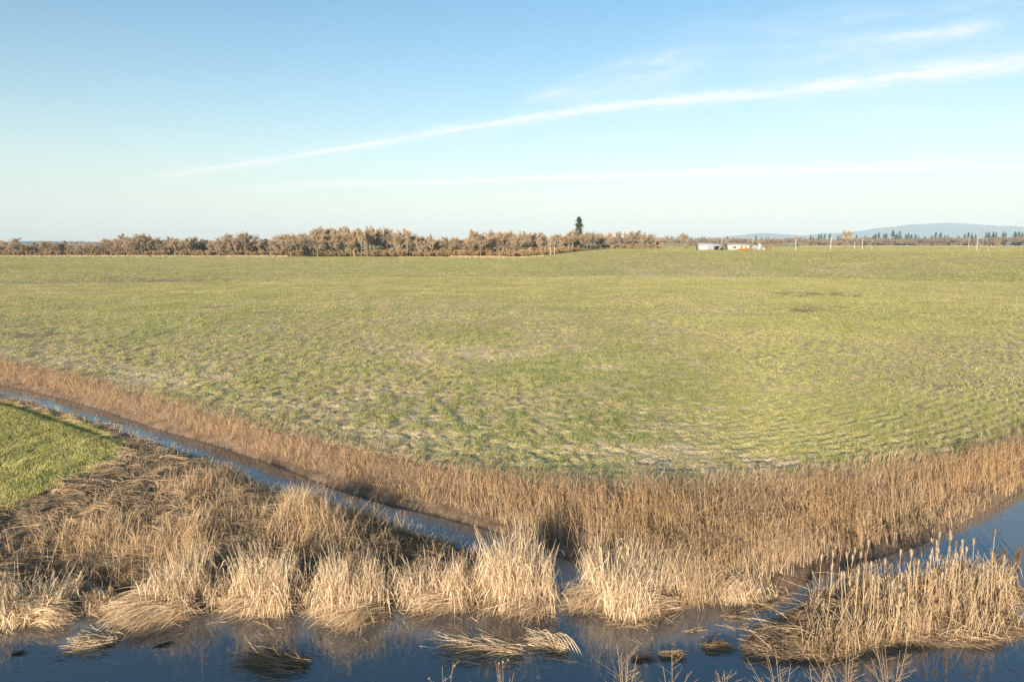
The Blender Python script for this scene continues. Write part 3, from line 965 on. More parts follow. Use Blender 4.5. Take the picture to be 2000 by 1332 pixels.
bb = (ix[:, 0].min(), ix[:, 0].max(), ix[:, 1].min(), ix[:, 1].max())
g = Geo()
x, y = scatter(bb, 30000, lambda x, y: inside(x, y, ISLE))
n = len(x)
az = R.random(n) * 6.28
lying(g, np.stack([x - icx, y - icy, isle_z(x, y) + R.uniform(0, .10, n)], 1), R.uniform(.10, .3, n), az, R.uniform(-.2, .8, n), R.uniform(.006, .013, n), mixc(DARKB * 1.5, STRAW, R.random(n) ** 1.2), 4, .8)
tg = g.build('weed_tangle', M_REED, isle)
g = Geo()
x, y = scatter(bb, 16000, lambda x, y: inside(x, y, ISLE))
pu = 1000 + F * x / depth(y)
cl = fbm(x * 1.6, y * 1.6, 137, 2)
kk = R.random(len(x)) < ss(1560, 1610, pu) * ss(.3, .45, cl) * ss(.05, .3, poly_dist(x, y, ISLE + ISLE[:1])) * .62
x, y, pu = x[kk], y[kk], pu[kk]
n = len(x)
br = np.ones(len(pu))
Q = stems(g, np.stack([x - icx, y - icy, isle_z(x, y)], 1), R.uniform(.25, .85, n), R.random(n) * 6.28, R.uniform(0, .28, n), np.abs(R.normal(.08, .2, n)), R.uniform(.009, .018, n),
          mixc(BROWN, STRAW, R.random(n)) * br[:, None], mixc(TAN, PALE, R.random(n)) * br[:, None], 4, .4, .3)
leaves_off(g, Q, .6, .35, .018, TAN)
g.build('dry_reeds', M_REED, isle)
g = Geo()
n = 240
x, y = scatter(bb, 1500, lambda x, y: inside(x, y, ISLE))
x, y = x[:n], y[:n]
n = len(x)
lying(g, np.stack([x - icx, y - icy, isle_z(x, y) + .1], 1), R.uniform(.6, 1.4, n), R.normal(2.8, .8, n), R.normal(.1, .2, n), R.uniform(.012, .02, n), mixc(TAN, PALE, R.random(n)), 5, .4)
g.build('fallen_stalks', M_REED, isle)


def cattail(seed, h):
    r_ = np.random.default_rng(seed)
    g = Geo()
    t = np.linspace(0, 1, 6)
    lx, ly = r_.normal(0, .05), r_.normal(0, .05)
    pts = np.stack([lx * h * t ** 1.5, ly * h * t ** 1.5, h * t], 1)
    g.tube(pts, np.linspace(.010, .006, 6), np.linspace(.9, 1.1, 6)[:, None] * STRAW[None], 5)
    for k in range(3):
        a, z0 = r_.random() * 6.28, r_.uniform(.2, .6) * h
        tt = np.linspace(0, 1, 5)
        L = r_.uniform(.3, .6)
        P = np.stack([np.cos(a) * L * .35 * tt, np.sin(a) * L * .35 * tt, z0 + L * (tt - .9 * tt ** 3)], 1)[None]
        g.ribbons(P, np.array([[.016, .02, .018, .012, .004]]), np.repeat((TAN * 1.1)[None, None], 5, 1))
    stalk = g.mesh('stalk', True)
    stalk.materials.append(M_REED)
    g = Geo()
    top = pts[-1]
    zz = np.linspace(-.02, .19, 8)
    rad = np.array([.006, .014, .021, .024, .023, .021, .015, .004]) * (1 + .25 * r_.normal(0, .5, 8))
    fl = r_.random() < .7
    hc = C(.47, .37, .25) if fl else C(.27, .175, .105)
    g.tube(np.stack([top[0] + lx * zz + .006 * r_.normal(0, 1, 8), top[1] + ly * zz + .006 * r_.normal(0, 1, 8), top[2] + zz], 1), np.abs(rad), hc * np.linspace(.85, 1.15, 8)[:, None], 7)
    nf = 60                                           # fluff
    a, z1 = r_.random(nf) * 6.28, r_.uniform(0, .18, nf)
    P = np.stack([top[0] + np.cos(a) * .03, top[1] + np.sin(a) * .03, top[2] + z1], 1)
    g.tris(P, P + np.stack([np.cos(a) * .03, np.sin(a) * .03, r_.normal(0, .02, nf)], 1), np.full(nf, .016), a + 1.57, np.repeat(hc[None], nf, 0), np.repeat(hc[None] * 1.15, nf, 0))
    head = g.mesh('seed_head', True)
    head.materials.append(M_REED)
    return stalk, head


kinds = [cattail(s, 1.0) for s in range(8)]
spots = []
tries = 0
while len(spots) < 78 and tries < 4000:
    tries += 1
    u = R.choice([R.uniform(1590, 1960), R.uniform(1650, 1900)])
    v = R.uniform(1165, 1262) - 25 * (u > 1780)
    p = unproj(u, v)
    if inside(np.array([p[0]]), np.array([p[1]]), ISLE)[0] and all((p[0] - a) ** 2 + (p[1] - b_) ** 2 > .006 for a, b_ in spots):
        spots.append(p)
for i, (x, y) in enumerate(spots):
    st, hd = kinds[i % 8]
    t = empty('cattail', (x, y, float(isle_z(np.array([x]), np.array([y]))[0]) - .05), R.random() * 6.28)
    tag(t, 'dry cattail with a fluffy pale head on the weedy island', 'cattail', 'cattails standing on the island')
    k = R.uniform(.95, 1.5)
    t.scale = (1, 1, k)
    o = bpy.data.objects.new('stalk', st); COL.objects.link(o); o.parent = t
    o = bpy.data.objects.new('seed_head', hd); COL.objects.link(o); o.parent = t
    o.scale = (1, 1, 1 / k)
    o.location = (0, 0, 1.0 - 1.0 / k)
for i, (u, v, h) in enumerate([(1948, 1112, .55), (1960, 1106, .62), (1972, 1114, .5), (1986, 1108, .66), (1990, 1098, .6), (1940, 1098, .5)]):
    x, y = unproj(u, v)
    g = Geo()
    for k in range(7):
        g.tube(np.stack([[R.normal(0, .03), R.normal(0, .03), -.05], [R.normal(0, .04), R.normal(0, .04), h * .5], [R.normal(0, .06), R.normal(0, .05), h * R.uniform(.7, 1)]]), [.014, .012, .004], DARKB * 1.4, 4)
    o = g.build('reed_stub', M_REED)
    o.location = (x, y, 0)
    tag(o, 'dark broken reed stub standing in the water beyond the island', 'reed stub', 'reed stubs beyond the island')


# --- dry weeds growing on the near bank, tops reaching into the bottom of the picture -----------
def weed(name, label, u, v, yb, spread, n, twiggy=True, lean=0.0, heads=False, group=None):
    """root on the near bank at depth yb; its top shows at picture (u, v)"""
    zt = z_at(v, yb)
    x = (u - 1000) / F * depth(yb, zt)
    zb = 2.15 * (1 - float(ss(4.6, 12.6, np.array(yb)))) - .1
    h = (zt - zb) * 1.12 + .12
    root = empty(name, (x - lean * h * .5, yb, zb))
    tag(root, label, 'dry weed', group)
    g = Geo()
    gh = g
    for k in range(n):
        a = R.random() * 6.28
        sp = spread * R.uniform(.4, 1.7)
        t = np.linspace(0, 1, 6)
        hh = h * R.uniform(.78, 1.0)
        px = np.cos(a) * sp * t ** 1.4 + lean * hh * t
        py = np.sin(a) * sp * .7 * t ** 1.4
        pts = np.stack([px, py, hh * t * (1 - .08 * t)], 1)
        cc = mixc(TAN, STRAW, np.array([R.random()]))[0]
        g.tube(pts, np.linspace(.006, .0025, 6), cc, 4)
        for j in range(6 if twiggy else 3):
            f = R.uniform(.35, .97)
            i0 = min(int(f * 5), 4)
            p0 = pts[i0] * (1 - (f * 5 - i0)) + pts[i0 + 1] * (f * 5 - i0)
            b_ = a + R.normal(0, 1.1)
            L = R.uniform(.2, .55) * (1.2 - f) * h * .55 + .06
            tt = np.linspace(0, 1, 4)
            q = p0 + np.stack([np.cos(b_) * L * tt * .75, np.sin(b_) * L * tt * .6, L * tt * (.7 - .15 * tt)], 1)
            g.tube(q, np.linspace(.003, .0015, 4), cc, 3)
            for e in range(3 if twiggy else 0):
                b2 = b_ + R.normal(0, .8)
                l2 = L * R.uniform(.25, .5)
                p1 = q[R.integers(1, 4)]
                g.tube(np.stack([p1, p1 + np.array([np.cos(b2) * l2 * .7, np.sin(b2) * l2 * .6, l2 * .6])]), [.002, .0012], cc, 3)
            if heads:
                nf = 16
                aa, p1 = R.random(nf) * 6.28, q[-1]
                P = np.repeat(p1[None], nf, 0)
                gh.tris(P, P + np.stack([np.cos(aa) * .035, np.sin(aa) * .035, R.uniform(.0, .04, nf)], 1), np.full(nf, .012), aa + 1.57, np.repeat(PALE[None] * .8, nf, 0), np.repeat(PALE[None], nf, 0))
    g.build('stems', M_REED, root)
    return root


weed('dry_weed', 'twiggy pale shoot rising at the bottom beside a weed clod', 1222, 1264, 12.0, .16, 7, True, -.02)
weed('dry_weed', 'thin forked weed just right of the twiggy shoot', 1315, 1290, 11.7, .2, 4, True, -.05)
weed('dry_weed', 'short flower stalks at the bottom left of the long mat', 868, 1308, 11.8, .14, 4, False, 0, True)
weed('dry_weed', 'upright flower stalks at the bottom under the long mat', 985, 1302, 11.8, .16, 6, False, 0, True)
weed('dry_weed', 'small pale plume at the bottom between two larger weeds', 1422, 1316, 11.7, .12, 6, True, -.1)
weed('dry_weed', 'arching twiggy weed in front of the weedy end of the island', 1530, 1282, 11.8, .34, 7, True, -.12)
weed('dry_weed', 'widest branching weed sweeping across the foot of the cattails', 1650, 1268, 11.9, .5, 10, True, -.18)
weed('dry_weed', 'slender branching weed at the bottom near the right corner', 1745, 1262, 11.9, .32, 7, True, -.10)
weed('dry_weed', 'lone thin stalk in the bottom edge left of the island', 1600, 1300, 11.8, .12, 3, True, -.04)


# ------------------------------------------------------------------ trees
def branch_tree(seed, kind):
    """unit-height bare tree; returns (trunk mesh, crown mesh)"""
    r_ = np.random.default_rng(seed)
    gt, gc = Geo(), Geo()
    bark = {'oak': C(.20, .155, .11), 'alder': C(.27, .215, .16), 'bushy': C(.18, .14, .095), 'shrub': C(.15, .09, .055)}[kind]
    twig = {'oak': C(.38, .29, .185), 'alder': C(.44, .335, .22), 'bushy': C(.42, .315, .195), 'shrub': C(.43, .29, .14)}[kind]
    ends = []

    def grow(p, d, L, rad, lev):
        n = 4
        pts = [p]
        for i in range(n):
            d = d + r_.normal(0, .16 if lev else .05, 3)
            d[2] += .06 if kind != 'oak' else .02
            d = d / np.linalg.norm(d)
            pts.append(pts[-1] + d * L / n)
        gt.tube(np.array(pts), np.linspace(rad, rad * .6, n + 1), bark * r_.uniform(.85, 1.15), 5 if lev < 2 else 3)
        if lev >= 2:
            ends.append((np.array(pts), d))
        if lev < 3:
            nb = {'oak': (6, 5, 4), 'alder': (9, 4, 3), 'bushy': (8, 5, 3), 'shrub': (8, 4, 3)}[kind][lev]
            for k in range(nb):
                f = r_.uniform(.35 if lev == 0 and kind != 'shrub' else .25, 1.0)
                if kind == 'bushy' and lev == 0: f = r_.uniform(.1, 1)
                i = min(int(f * n), n - 1)
                q = pts[i] + (pts[i + 1] - pts[i]) * (f * n - i)
                a = r_.random() * 6.28
                tilt = {'oak': .95, 'alder': .55, 'bushy': .85, 'shrub': .6}[kind] * r_.uniform(.6, 1.25)
                side = np.array([math.cos(a), math.sin(a), 0])
                nd = d * math.cos(tilt) + side * math.sin(tilt)
                nd[2] = max(nd[2], -.1)
                nd = nd / np.linalg.norm(nd)
                ll = L * {'oak': .68, 'alder': .5, 'bushy': .58, 'shrub': .62}[kind] * r_.uniform(.75, 1.2) * (1.15 - .45 * f if lev == 0 else 1)
                grow(q, nd, ll, rad * .5, lev + 1)

    if kind == 'shrub':
        for k in range(4):
            a = r_.random() * 6.28
            grow(np.array([.1 * math.cos(a), .1 * math.sin(a), 0]), np.array([.35 * math.cos(a), .35 * math.sin(a), 1.0]), .55, .018, 1)
    else:
        grow(np.zeros(3), np.array([0, 0, 1.0]), {'oak': .52, 'alder': .82, 'bushy': .62}[kind], {'oak': .030, 'alder': .020, 'bushy': .022}[kind], 0)
    # twigs along the outer branches
    nt2 = {'oak': 34, 'alder': 32, 'bushy': 40, 'shrub': 36}[kind]
    tl = {'oak': .10, 'alder': .085, 'bushy': .10, 'shrub': .15}[kind]
    B, D = [], []
    for pts, d in ends:
        f = r_.random(nt2) ** .7 * (len(pts) - 1)
        i = np.minimum(f.astype(int), len(pts) - 2)
        p = pts[i] + (pts[i + 1] - pts[i]) * (f - i)[:, None]
        dd = d[None] * .6 + r_.normal(0, .6, (nt2, 3))
        dd[:, 2] += {'oak': .25, 'alder': .9, 'bushy': .5, 'shrub': .5}[kind]
        dd /= np.linalg.norm(dd, axis=1)[:, None]
        B.append(p)
        D.append(dd)
    B, D = np.concatenate(B), np.concatenate(D)
    B = B + r_.normal(0, .016, B.shape)
    B[:, 2] = np.abs(B[:, 2])
    if len(B) > 4200:
        k = r_.choice(len(B), 4200, False)
        B, D = B[k], D[k]
    n = len(B)
    L = tl * r_.uniform(.5, 1.2, n)
    cc = twig * r_.uniform(.4, 1.55, (n, 1))
    gc.tris(B, B + D * L[:, None], np.full(n, .0085 if kind != 'shrub' else .014), r_.random(n) * 3.14, cc * .9, cc * 1.1)
    V = np.concatenate(gt.V + gc.V)
    k = 1 / np.percentile(V[:, 2], 99.7)
    for G in (gt, gc):
        G.V = [v * k for v in G.V]
    mt, mc_ = gt.mesh('trunk'), gc.mesh('crown')
    mt.materials.append(M_BARK)
    mc_.materials.append(M_TWIG)
    return mt, mc_


PROTO = {k: [branch_tree(s0 + i, k) for i in range(n)] for k, n, s0 in (('oak', 4, 100), ('alder', 4, 200), ('bushy', 4, 300), ('shrub', 3, 400))}


def place_tree(kind, x, y, h, wf=1.0, label=None, group=None, name=None, idx=None, z=None):
    pr = PROTO[kind]
    mt, mc_ = pr[R.integers(len(pr)) if idx is None else idx]
    zz = float(ground_z(np.array([x]), np.array([y]))[0]) if z is None else z
    t = empty(name or {'oak': 'oak_tree', 'alder': 'bare_tree', 'bushy': 'bare_tree', 'shrub': 'shrub'}[kind], (x, y, zz - .1), R.random() * 6.28)
    t.scale = (h * wf, h * wf, h)
    tag(t, label, 'shrub' if kind == 'shrub' else 'tree', group)
    for nm, me in (('trunk', mt), ('crown', mc_)):
        o = bpy.data.objects.new(nm, me)
        COL.objects.link(o)
        o.parent = t
    return t


TOPS = np.array([(-60, 474), (0, 475), (60, 478), (100, 475), (140, 476), (185, 479), (200, 470), (250, 463), (300, 464), (330, 468),
                 (380, 470), (400, 472), (445, 466), (500, 466), (540, 466), (560, 460), (600, 457), (640, 451), (700, 450),
                 (770, 452), (800, 456), (830, 464), (900, 466), (940, 456), (960, 455), (1000, 456), (1040, 459), (1070, 458),
                 (1100, 459), (1160, 455), (1200, 455), (1240, 456), (1260, 461), (1300, 466)], float)


def top_row(u):
    return float(np.interp(u, TOPS[:, 0], TOPS[:, 1]))


def wood_y(u):
    return float(np.interp(u, [-60, 560, 900, 1060, 1120, 1180, 1300], [425, 425, 405, 392, 400, 430, 445]))


def tree_h(u, y, v):
    x, _ = at_dist(u, y)
    return z_at(v, y) - float(ground_z(np.array([x]), np.array([y]))[0])


u = -50.0
while u < 1295:
    y = wood_y(u) + R.uniform(2, 28)
    k = R.choice(['alder', 'bushy', 'oak'], p=[.46, .26, .28])
    v = top_row(u) + R.uniform(-4, 11)
    h = max(5, tree_h(u, y, v) * 1.12)
    x, _ = at_dist(u, y)
    place_tree(k, x, y, h, R.uniform(.8, 1.15) * (1.25 if h < 9 else 1), {'alder': 'slender bare tree in the brown wood along the field', 'bushy': 'bushy bare tree branched to the ground in the brown wood', 'oak': 'round crowned bare tree in the brown wood'}[k], 'bare trees of the wood beyond the field')
    u += R.uniform(4.5, 9)
u = -50.0
while u < 1290:                                      # low shrubs along the front of the wood
    dens = np.interp(u, [-60, 200, 300, 600, 850, 900, 1060, 1200, 1300], [.35, .35, .5, .3, .5, .8, .7, .5, .5])
    if R.random() < dens:
        y = wood_y(u) - R.uniform(-6, 3)
        x, _ = at_dist(u, y)
        place_tree('shrub', x, y, R.uniform(2.2, 5.0), R.uniform(.9, 1.5), 'rusty bare shrub at the front edge of the brown wood', 'shrubs along the front of the wood')
    u += R.uniform(6, 13)

# the deeper wood behind, one mass
g = Geo()


def mesh_arrays(me):
    V = np.zeros(len(me.vertices) * 3, np.float32)
    me.vertices.foreach_get('co', V)
    Cc = np.zeros(len(me.vertices) * 4, np.float32)
    me.attributes['col'].data.foreach_get('color', Cc)
    L = np.zeros(len(me.loops), np.int32)
    me.loops.foreach_get('vertex_index', L)
    S = np.zeros(len(me.polygons), np.int32)
    me.polygons.foreach_get('loop_total', S)
    return V.reshape(-1, 3), Cc.reshape(-1, 4)[:, :3], L, S


def cut(a, nt4=2400):
    V, Cc, L, S = a                                   # loose twigs in random order: keep a share, as they stand deeper in the wood
    m_ = min(len(S), nt4)
    V = V[:m_ * 3].reshape(m_, 3, 3).copy()
    mid = (V[:, :1] + V[:, 1:2]) / 2
    V[:, 0], V[:, 1] = (mid + (V[:, :1] - mid) * 1.6)[:, 0], (mid + (V[:, 1:2] - mid) * 1.6)[:, 0]
    return V.reshape(-1, 3), Cc[:m_ * 3], L[:m_ * 3], S[:m_]


ARR = {k: [cut(mesh_arrays(c)) for t, c in v] for k, v in PROTO.items()}


def mass(g, u0, u1, n, yf, topf, kinds, low=0, tint=1.0):
    for i in range(n):
        u = R.uniform(u0, u1)
        y = yf(u)
        x, _ = at_dist(u, y)
        zz = float(ground_z(np.array([x]), np.array([y]))[0])
        h = max(3.0, z_at(topf(u) + R.uniform(0, low or 5), y) - zz)
        V, Cc, L, S = ARR[R.choice(kinds)][R.integers(3)]
        a = R.random() * 6.28
        w_ = h * R.uniform(.85, 1.2)
        Q = np.stack([(V[:, 0] * math.cos(a) - V[:, 1] * math.sin(a)) * w_ + x, (V[:, 0] * math.sin(a) + V[:, 1] * math.cos(a)) * w_ + y, V[:, 2] * h + zz], 1)
        g.V.append(Q); g.C.append(Cc * R.uniform(.8, 1.15) * tint); g.L.append(L + g.n); g.S.append(S); g.n += len(Q)


mass(g, -50, 1290, 260, lambda u: wood_y(u) + R.uniform(28, 110), lambda u: top_row(u) - 1, ['alder', 'bushy', 'oak'], 9)
mass(g, -50, 1290, 480, lambda u: wood_y(u) + R.uniform(10, 60), lambda u: 482, ['shrub', 'bushy'], 7, 1.05)
mass(g, -50, 1290, 520, lambda u: wood_y(u) + R.uniform(2, 22), lambda u: 487 - 4 * ss(1080, 1180, u), ['shrub'], 5, .95)
tag(g.build('deep_wood', M_TWIG), 'brown bare wood that fills in behind the front trees', 'wood', kind='stuff')

# single trees that stand out
for u, v, y, k, wf, idx, lab in [
        (27, 464, 430, 'oak', 1.15, 0, 'wide domed bare oak at the far left end of the wood'),
        (168, 470, 424, 'oak', 1.1, 1, 'round dense bare oak standing in the low part of the wood'),
        (453, 456, 432, 'oak', .85, 2, 'smaller of two rounded oaks rising over the wood'),
        (478, 452, 432, 'oak', 1.0, 3, 'larger of two rounded oaks rising over the wood'),
        (535, 464, 428, 'alder', .6, 0, 'thin pollard tree with a small knob of a crown'),
        (568, 456, 412, 'oak', .9, 1, 'dark limbed oak at the corner of the tall wood'),
        (705, 447, 410, 'alder', .9, 2, 'tallest bare tree of the central wood'),
        (1147, 452, 398, 'oak', .75, 3, 'bare oak with pale trunk on the rise beside the tall conifer'),
        (1308, 459, 460, 'oak', .9, 0, 'isolated bare oak left of the bushy oak on the rise'),
        (1335, 454, 430, 'bushy', .9, 1, 'bushy isolated oak with rust coloured skirt left of the barn'),
        (1652, 449, 450, 'bushy', .8, 0, 'ivy brown lone tree among the utility poles'),
        (1948, 469, 420, 'oak', .55, 2, 'small lone tree on bare ground near the right edge')]:
    x, _ = at_dist(u, y)
    place_tree(k, x, y, tree_h(u, y, v), wf * .95, lab, None, 'bare_tree' if k != 'oak' else 'oak_tree', idx)
for u, y, h, lab in [(1500, 372, 3.3, 'left of two small dark fruit trees beside the house'), (1507, 368, 3.0, 'right of two small dark fruit trees beside the house'),
                     (1416, 392, 3.2, 'bare bush between the barn and the house'), (1340, 428, 3.2, 'rusty skirt of brush under the bushy oak')]:
    x, _ = at_dist(u, y)
    place_tree('shrub', x, y, h, 1.2, lab, None, 'shrub')


def snag(u, vt, y, label, lean=0.0):
    x, _ = at_dist(u, y)
    zz = float(ground_z(np.array([x]), np.array([y]))[0])
    h = z_at(vt, y) - zz
    g = Geo()
    t = np.linspace(0, 1, 6)
    g.tube(np.stack([lean * t, 0 * t, h * t], 1), np.linspace(.22, .08, 6), C(.40, .33, .26), 7)
    for k in range(4):
        f = R.uniform(.5, .95)
        a = R.random() * 6.28
        g.tube(np.stack([[lean * f, 0, h * f], [lean * f + math.cos(a) * .7, math.sin(a) * .7, h * f + .5]]), [.09, .03], C(.5, .43, .35), 5)
    o = g.build('dead_trunk', M_BARK)
    o.location = (x, y, zz - .1)
    tag(o, label, 'dead tree')


snag(1075, 473, 386, 'thick bleached dead trunk at the front of the wood')
snag(1083, 466, 390, 'thin bleached dead trunk right beside the thick one', .4)
snag(690, 485, 402, 'short pale trunk at the foot of the tall central wood')


# conifers
def conifer(seed, ragged):
    r_ = np.random.default_rng(seed)
    gt, gc = Geo(), Geo()
    t = np.linspace(0, 1, 8)
    gt.tube(np.stack([.012 * np.sin(t * 5), 0 * t, t], 1), np.linspace(.022, .003, 8), C(.13, .09, .065), 6)
    n = 230 if ragged else 170
    for k in range(n):
        f = r_.uniform(.12, 1.0) if ragged else .04 + .96 * r_.random() ** 1.5
        a = r_.random() * 6.28
        prof = (1 - f) ** .75 * (.19 if ragged else .25) + .012
        if ragged:
            prof *= r_.uniform(.45, 1.25) * (.75 + .5 * abs(math.sin(f * 19 + a)))
            if f > .80: prof = r_.uniform(.04, .10) * (1.35 - 1.1 * (f - .8) / .2 * .9)
        L = prof * r_.uniform(.75, 1.1)
        m_ = 16
        q = r_.random(m_)
        d = np.array([math.cos(a), math.sin(a), 0])
        P = np.array([0, 0, f]) + d * (q * L)[:, None] + np.stack([r_.normal(0, .010, m_), r_.normal(0, .010, m_), -.25 * q ** 1.3 * L + r_.normal(0, .006, m_)], 1)
        D = d * r_.uniform(.2, 1, (m_, 1)) + r_.normal(0, .6, (m_, 3))
        D[:, 2] -= .3
        D /= np.linalg.norm(D, axis=1)[:, None]
        cc = C(.045, .07, .032) * r_.uniform(.6, 1.5, (m_, 1))
        gc.tris(P, P + D * r_.uniform(.02, .05, (m_, 1)), np.full(m_, .022), r_.random(m_) * 3.14, cc, cc * 1.1)
    mt, mc_ = gt.mesh('trunk'), gc.mesh('crown')
    mt.materials.append(M_BARK)
    mc_.materials.append(M_NEEDLE)
    return mt, mc_


CON = [conifer(500 + i, False) for i in range(4)]
BIGC = conifer(520, True)


def place_conifer(me, x, y, z, h, wf, label, group=None):
    t = empty('conifer_tree', (x, y, z), R.random() * 6.28)
    t.scale = (h * wf, h * wf, h)
    tag(t, label, 'conifer', group)
    for nm, m_ in zip(('trunk', 'crown'), me):
        o = bpy.data.objects.new(nm, m_)
        COL.objects.link(o)
        o.parent = t


x, y = at_dist(1130, 410)
zz = float(ground_z(np.array([x]), np.array([y]))[0])
place_conifer(BIGC, x, y, zz, z_at(424, y) - zz, 1.45, 'tall ragged dark conifer towering over the brown wood')

# far wood across the right, with conifers standing over it
g = Geo()
FY = 1010
mass(g, 1290, 2030, 520, lambda u: FY + R.uniform(0, 130), lambda u: 464.5 + 1.5 * math.sin(u / 23.) - 2 * ss(1840, 1960, u), ['bushy', 'alder', 'oak'], 5, .72)
mass(g, 1290, 2030, 160, lambda u: FY - R.uniform(0, 15), lambda u: 474, ['shrub'], 4, .75)
tag(g.build('far_wood', M_TWIG), 'long low brown wood far behind the house and poles', 'wood', kind='stuff')
con = [(1349, 462), (1371, 462), (1375, 463), (1398, 466), (1411, 464), (1420, 463), (1476, 461), (1487, 464), (1496, 463), (1501, 463), (1556, 463), (1562, 463), (1583, 460), (1588, 461),
       (1598, 458), (1603, 457), (1610, 458), (1620, 457), (1636, 459), (1641, 460), (1672, 459), (1683, 462), (1690, 462), (1705, 457), (1709, 456), (1715, 453), (1726, 458), (1730, 455), (1743, 451), (1750, 457),
       (1756, 453), (1768, 456), (1773, 456), (1779, 457), (1787, 457), (1793, 461), (1806, 463), (1819, 461), (1826, 454), (1836, 454), (1845, 460), (1851, 460), (1871, 460), (1883, 457), (1890, 454),
       (1897, 457), (1904, 459), (1925, 453), (1930, 454), (1939, 453), (1944, 454), (1958, 453), (1962, 454), (1981, 454), (1989, 453), (1995, 455), (2008, 455)]
for i, (u, v) in enumerate(con):
    y = FY + 60 + R.uniform(0, 90)
    x, _ = at_dist(u, y)
    zz = float(ground_z(np.array([x]), np.array([y]))[0])
    place_conifer(CON[i % 4], x, y, zz, z_at(v - R.uniform(-1.5, 1.5), y) - zz, R.uniform(1.0, 1.7), 'small dark conifer poking above the far brown wood', 'conifers over the far wood')

# straw strips along the far edge of the field
g = Geo()


def straw_strip(u0, u1, yoff, n, hgt, wd, depthm=7):
    u = R.uniform(u0, u1, n)
    y = np.array([wood_y(a) for a in u]) - yoff + R.uniform(0, depthm, n)
    x = (u - 1000) / F * y * CP
    z = ground_z(x, y)
    hh = hgt * R.uniform(.5, 1.2, n)
    P = np.stack([x, y, z], 1)
    cc = mixc(C(.55, .42, .25), C(.66, .54, .36), R.random(n))
    g.tris(P, P + np.stack([R.normal(0, .3, n), R.normal(0, .3, n), hh], 1), np.full(n, wd), R.random(n) * 3.14, cc * .9, cc)


straw_strip(-60, 560, 14, 9000, 1.05, .35)
straw_strip(880, 990, 12, 3500, 1.0, .35)
straw_strip(985, 1062, 11, 1200, .7, .3)
straw_strip(780, 880, 10, 500, .6, .3)
u = R.uniform(1560, 2030, 3000)
y = R.uniform(985, 1005, 3000)
x = (u - 1000) / F * y * CP
P = np.stack([x, y, ground_z(x, y)], 1)
cc = mixc(C(.5, .37, .22), C(.62, .5, .34), R.random(3000))
g.tris(P, P + np.stack([R.normal(0, .4, 3000), np.zeros(3000), R.uniform(.6, 1.3, 3000)], 1), np.full(3000, .9), R.random(3000) * 3.14, cc, cc)
tag(g.build('straw_strip', M_BLADE), 'pale band of tall straw between the field and the woods', 'straw', kind='stuff')

# ------------------------------------------------------------------ buildings and poles on the rise
M_WHITE = plain_mat('white_siding', (.42, .41, .39), .6, scale=3)
M_METAL = plain_mat('grey_metal_roof', (.33, .33, .33), .45, scale=1.5)
M_ROOF = plain_mat('shingle_roof', (.25, .225, .20), .9, scale=2)
M_DARK = plain_mat('dark_interior', (.035, .035, .04), .8)
M_GLASS = plain_mat('window_glass', (.05, .055, .065), .15)
M_DECK = plain_mat('orange_deck_wood', (.62, .25, .06), .7)
M_POLE = plain_mat('pole_wood', (.52, .45, .37), .85)
M_PAINT = plain_mat('dark_blue_paint', (.04, .055, .10), .4)
M_TYRE = plain_mat('tyre_rubber', (.02, .02, .02), .8)


def gz1(x, y):
    return float(ground_z(np.array([x]), np.array([y]))[0])


def gable(g, x0, x1, y0, y1, z0, rise, over, th, col=(.5, .5, .5)):
    """ridge along x; a closed slab roof"""
    ym = (y0 + y1) / 2
    a, b_ = x0 - over, x1 + over
    k = rise / (ym - y0)
    yo0, yo1, ze = y0 - over, y1 + over, z0 - over * k
    V = []
    for x in (a, b_):
        V += [(x, yo0, ze), (x, ym, z0 + rise), (x, yo1, ze), (x, yo0, ze + th), (x, ym, z0 + rise + th), (x, yo1, ze + th)]
    f = [(0, 6, 7, 1), (1, 7, 8, 2), (3, 4, 10, 9), (4, 5, 11, 10), (0, 3, 9, 6), (2, 8, 11, 5), (0, 1, 4, 3), (1, 2, 5, 4), (6, 9, 10, 7), (7, 10, 11, 8)]
    g.add(V, f, col)


def gable_wall(g, x, y0, y1, z0, rise, t, col=(.5, .5, .5)):
    ym = (y0 + y1) / 2
    V = [(x, y0, z0), (x, y1, z0), (x, ym, z0 + rise), (x + t, y0, z0), (x + t, y1, z0), (x + t, ym, z0 + rise)]
    g.add(V[:3] + V[3:], [(0, 1, 2), (3, 5, 4)], col)


# --- long white house: front wall parallel to the picture, seen slightly from its left
hx, hy = at_dist(1425, 380)
hx1, _ = at_dist(1480, 380)
hw = hx1 - hx
hz = gz1((hx + hx1) / 2, 380) - .1
house = empty('farm_house', (hx, hy, hz))
tag(house, 'long low white farm house with an orange wooden deck', 'house')
HW, HD = 2.9, 7.0
g = Geo(); g.box(0, hw, 0, HD, 0, HW); gable_wall(g, 0, 0, HD, HW, 1.0, .02); gable_wall(g, hw - .02, 0, HD, HW, 1.0, .02)
for k in range(int(hw / .3)): g.box(.3 * k + .02, .3 * k + .05, -.012, 0, .1, HW - .05)
g.build('wall', M_WHITE, house)
g = Geo(); gable(g, 0, hw, 0, HD, HW, 1.0, .35, .12)
roof = g.build('roof', M_ROOF, house)
g = Geo(); g.box(hw * .70, hw * .70 + .3, HD * .45, HD * .45 + .3, HW + .8, HW + 1.5); g.build('vent_pipe', M_METAL, roof)
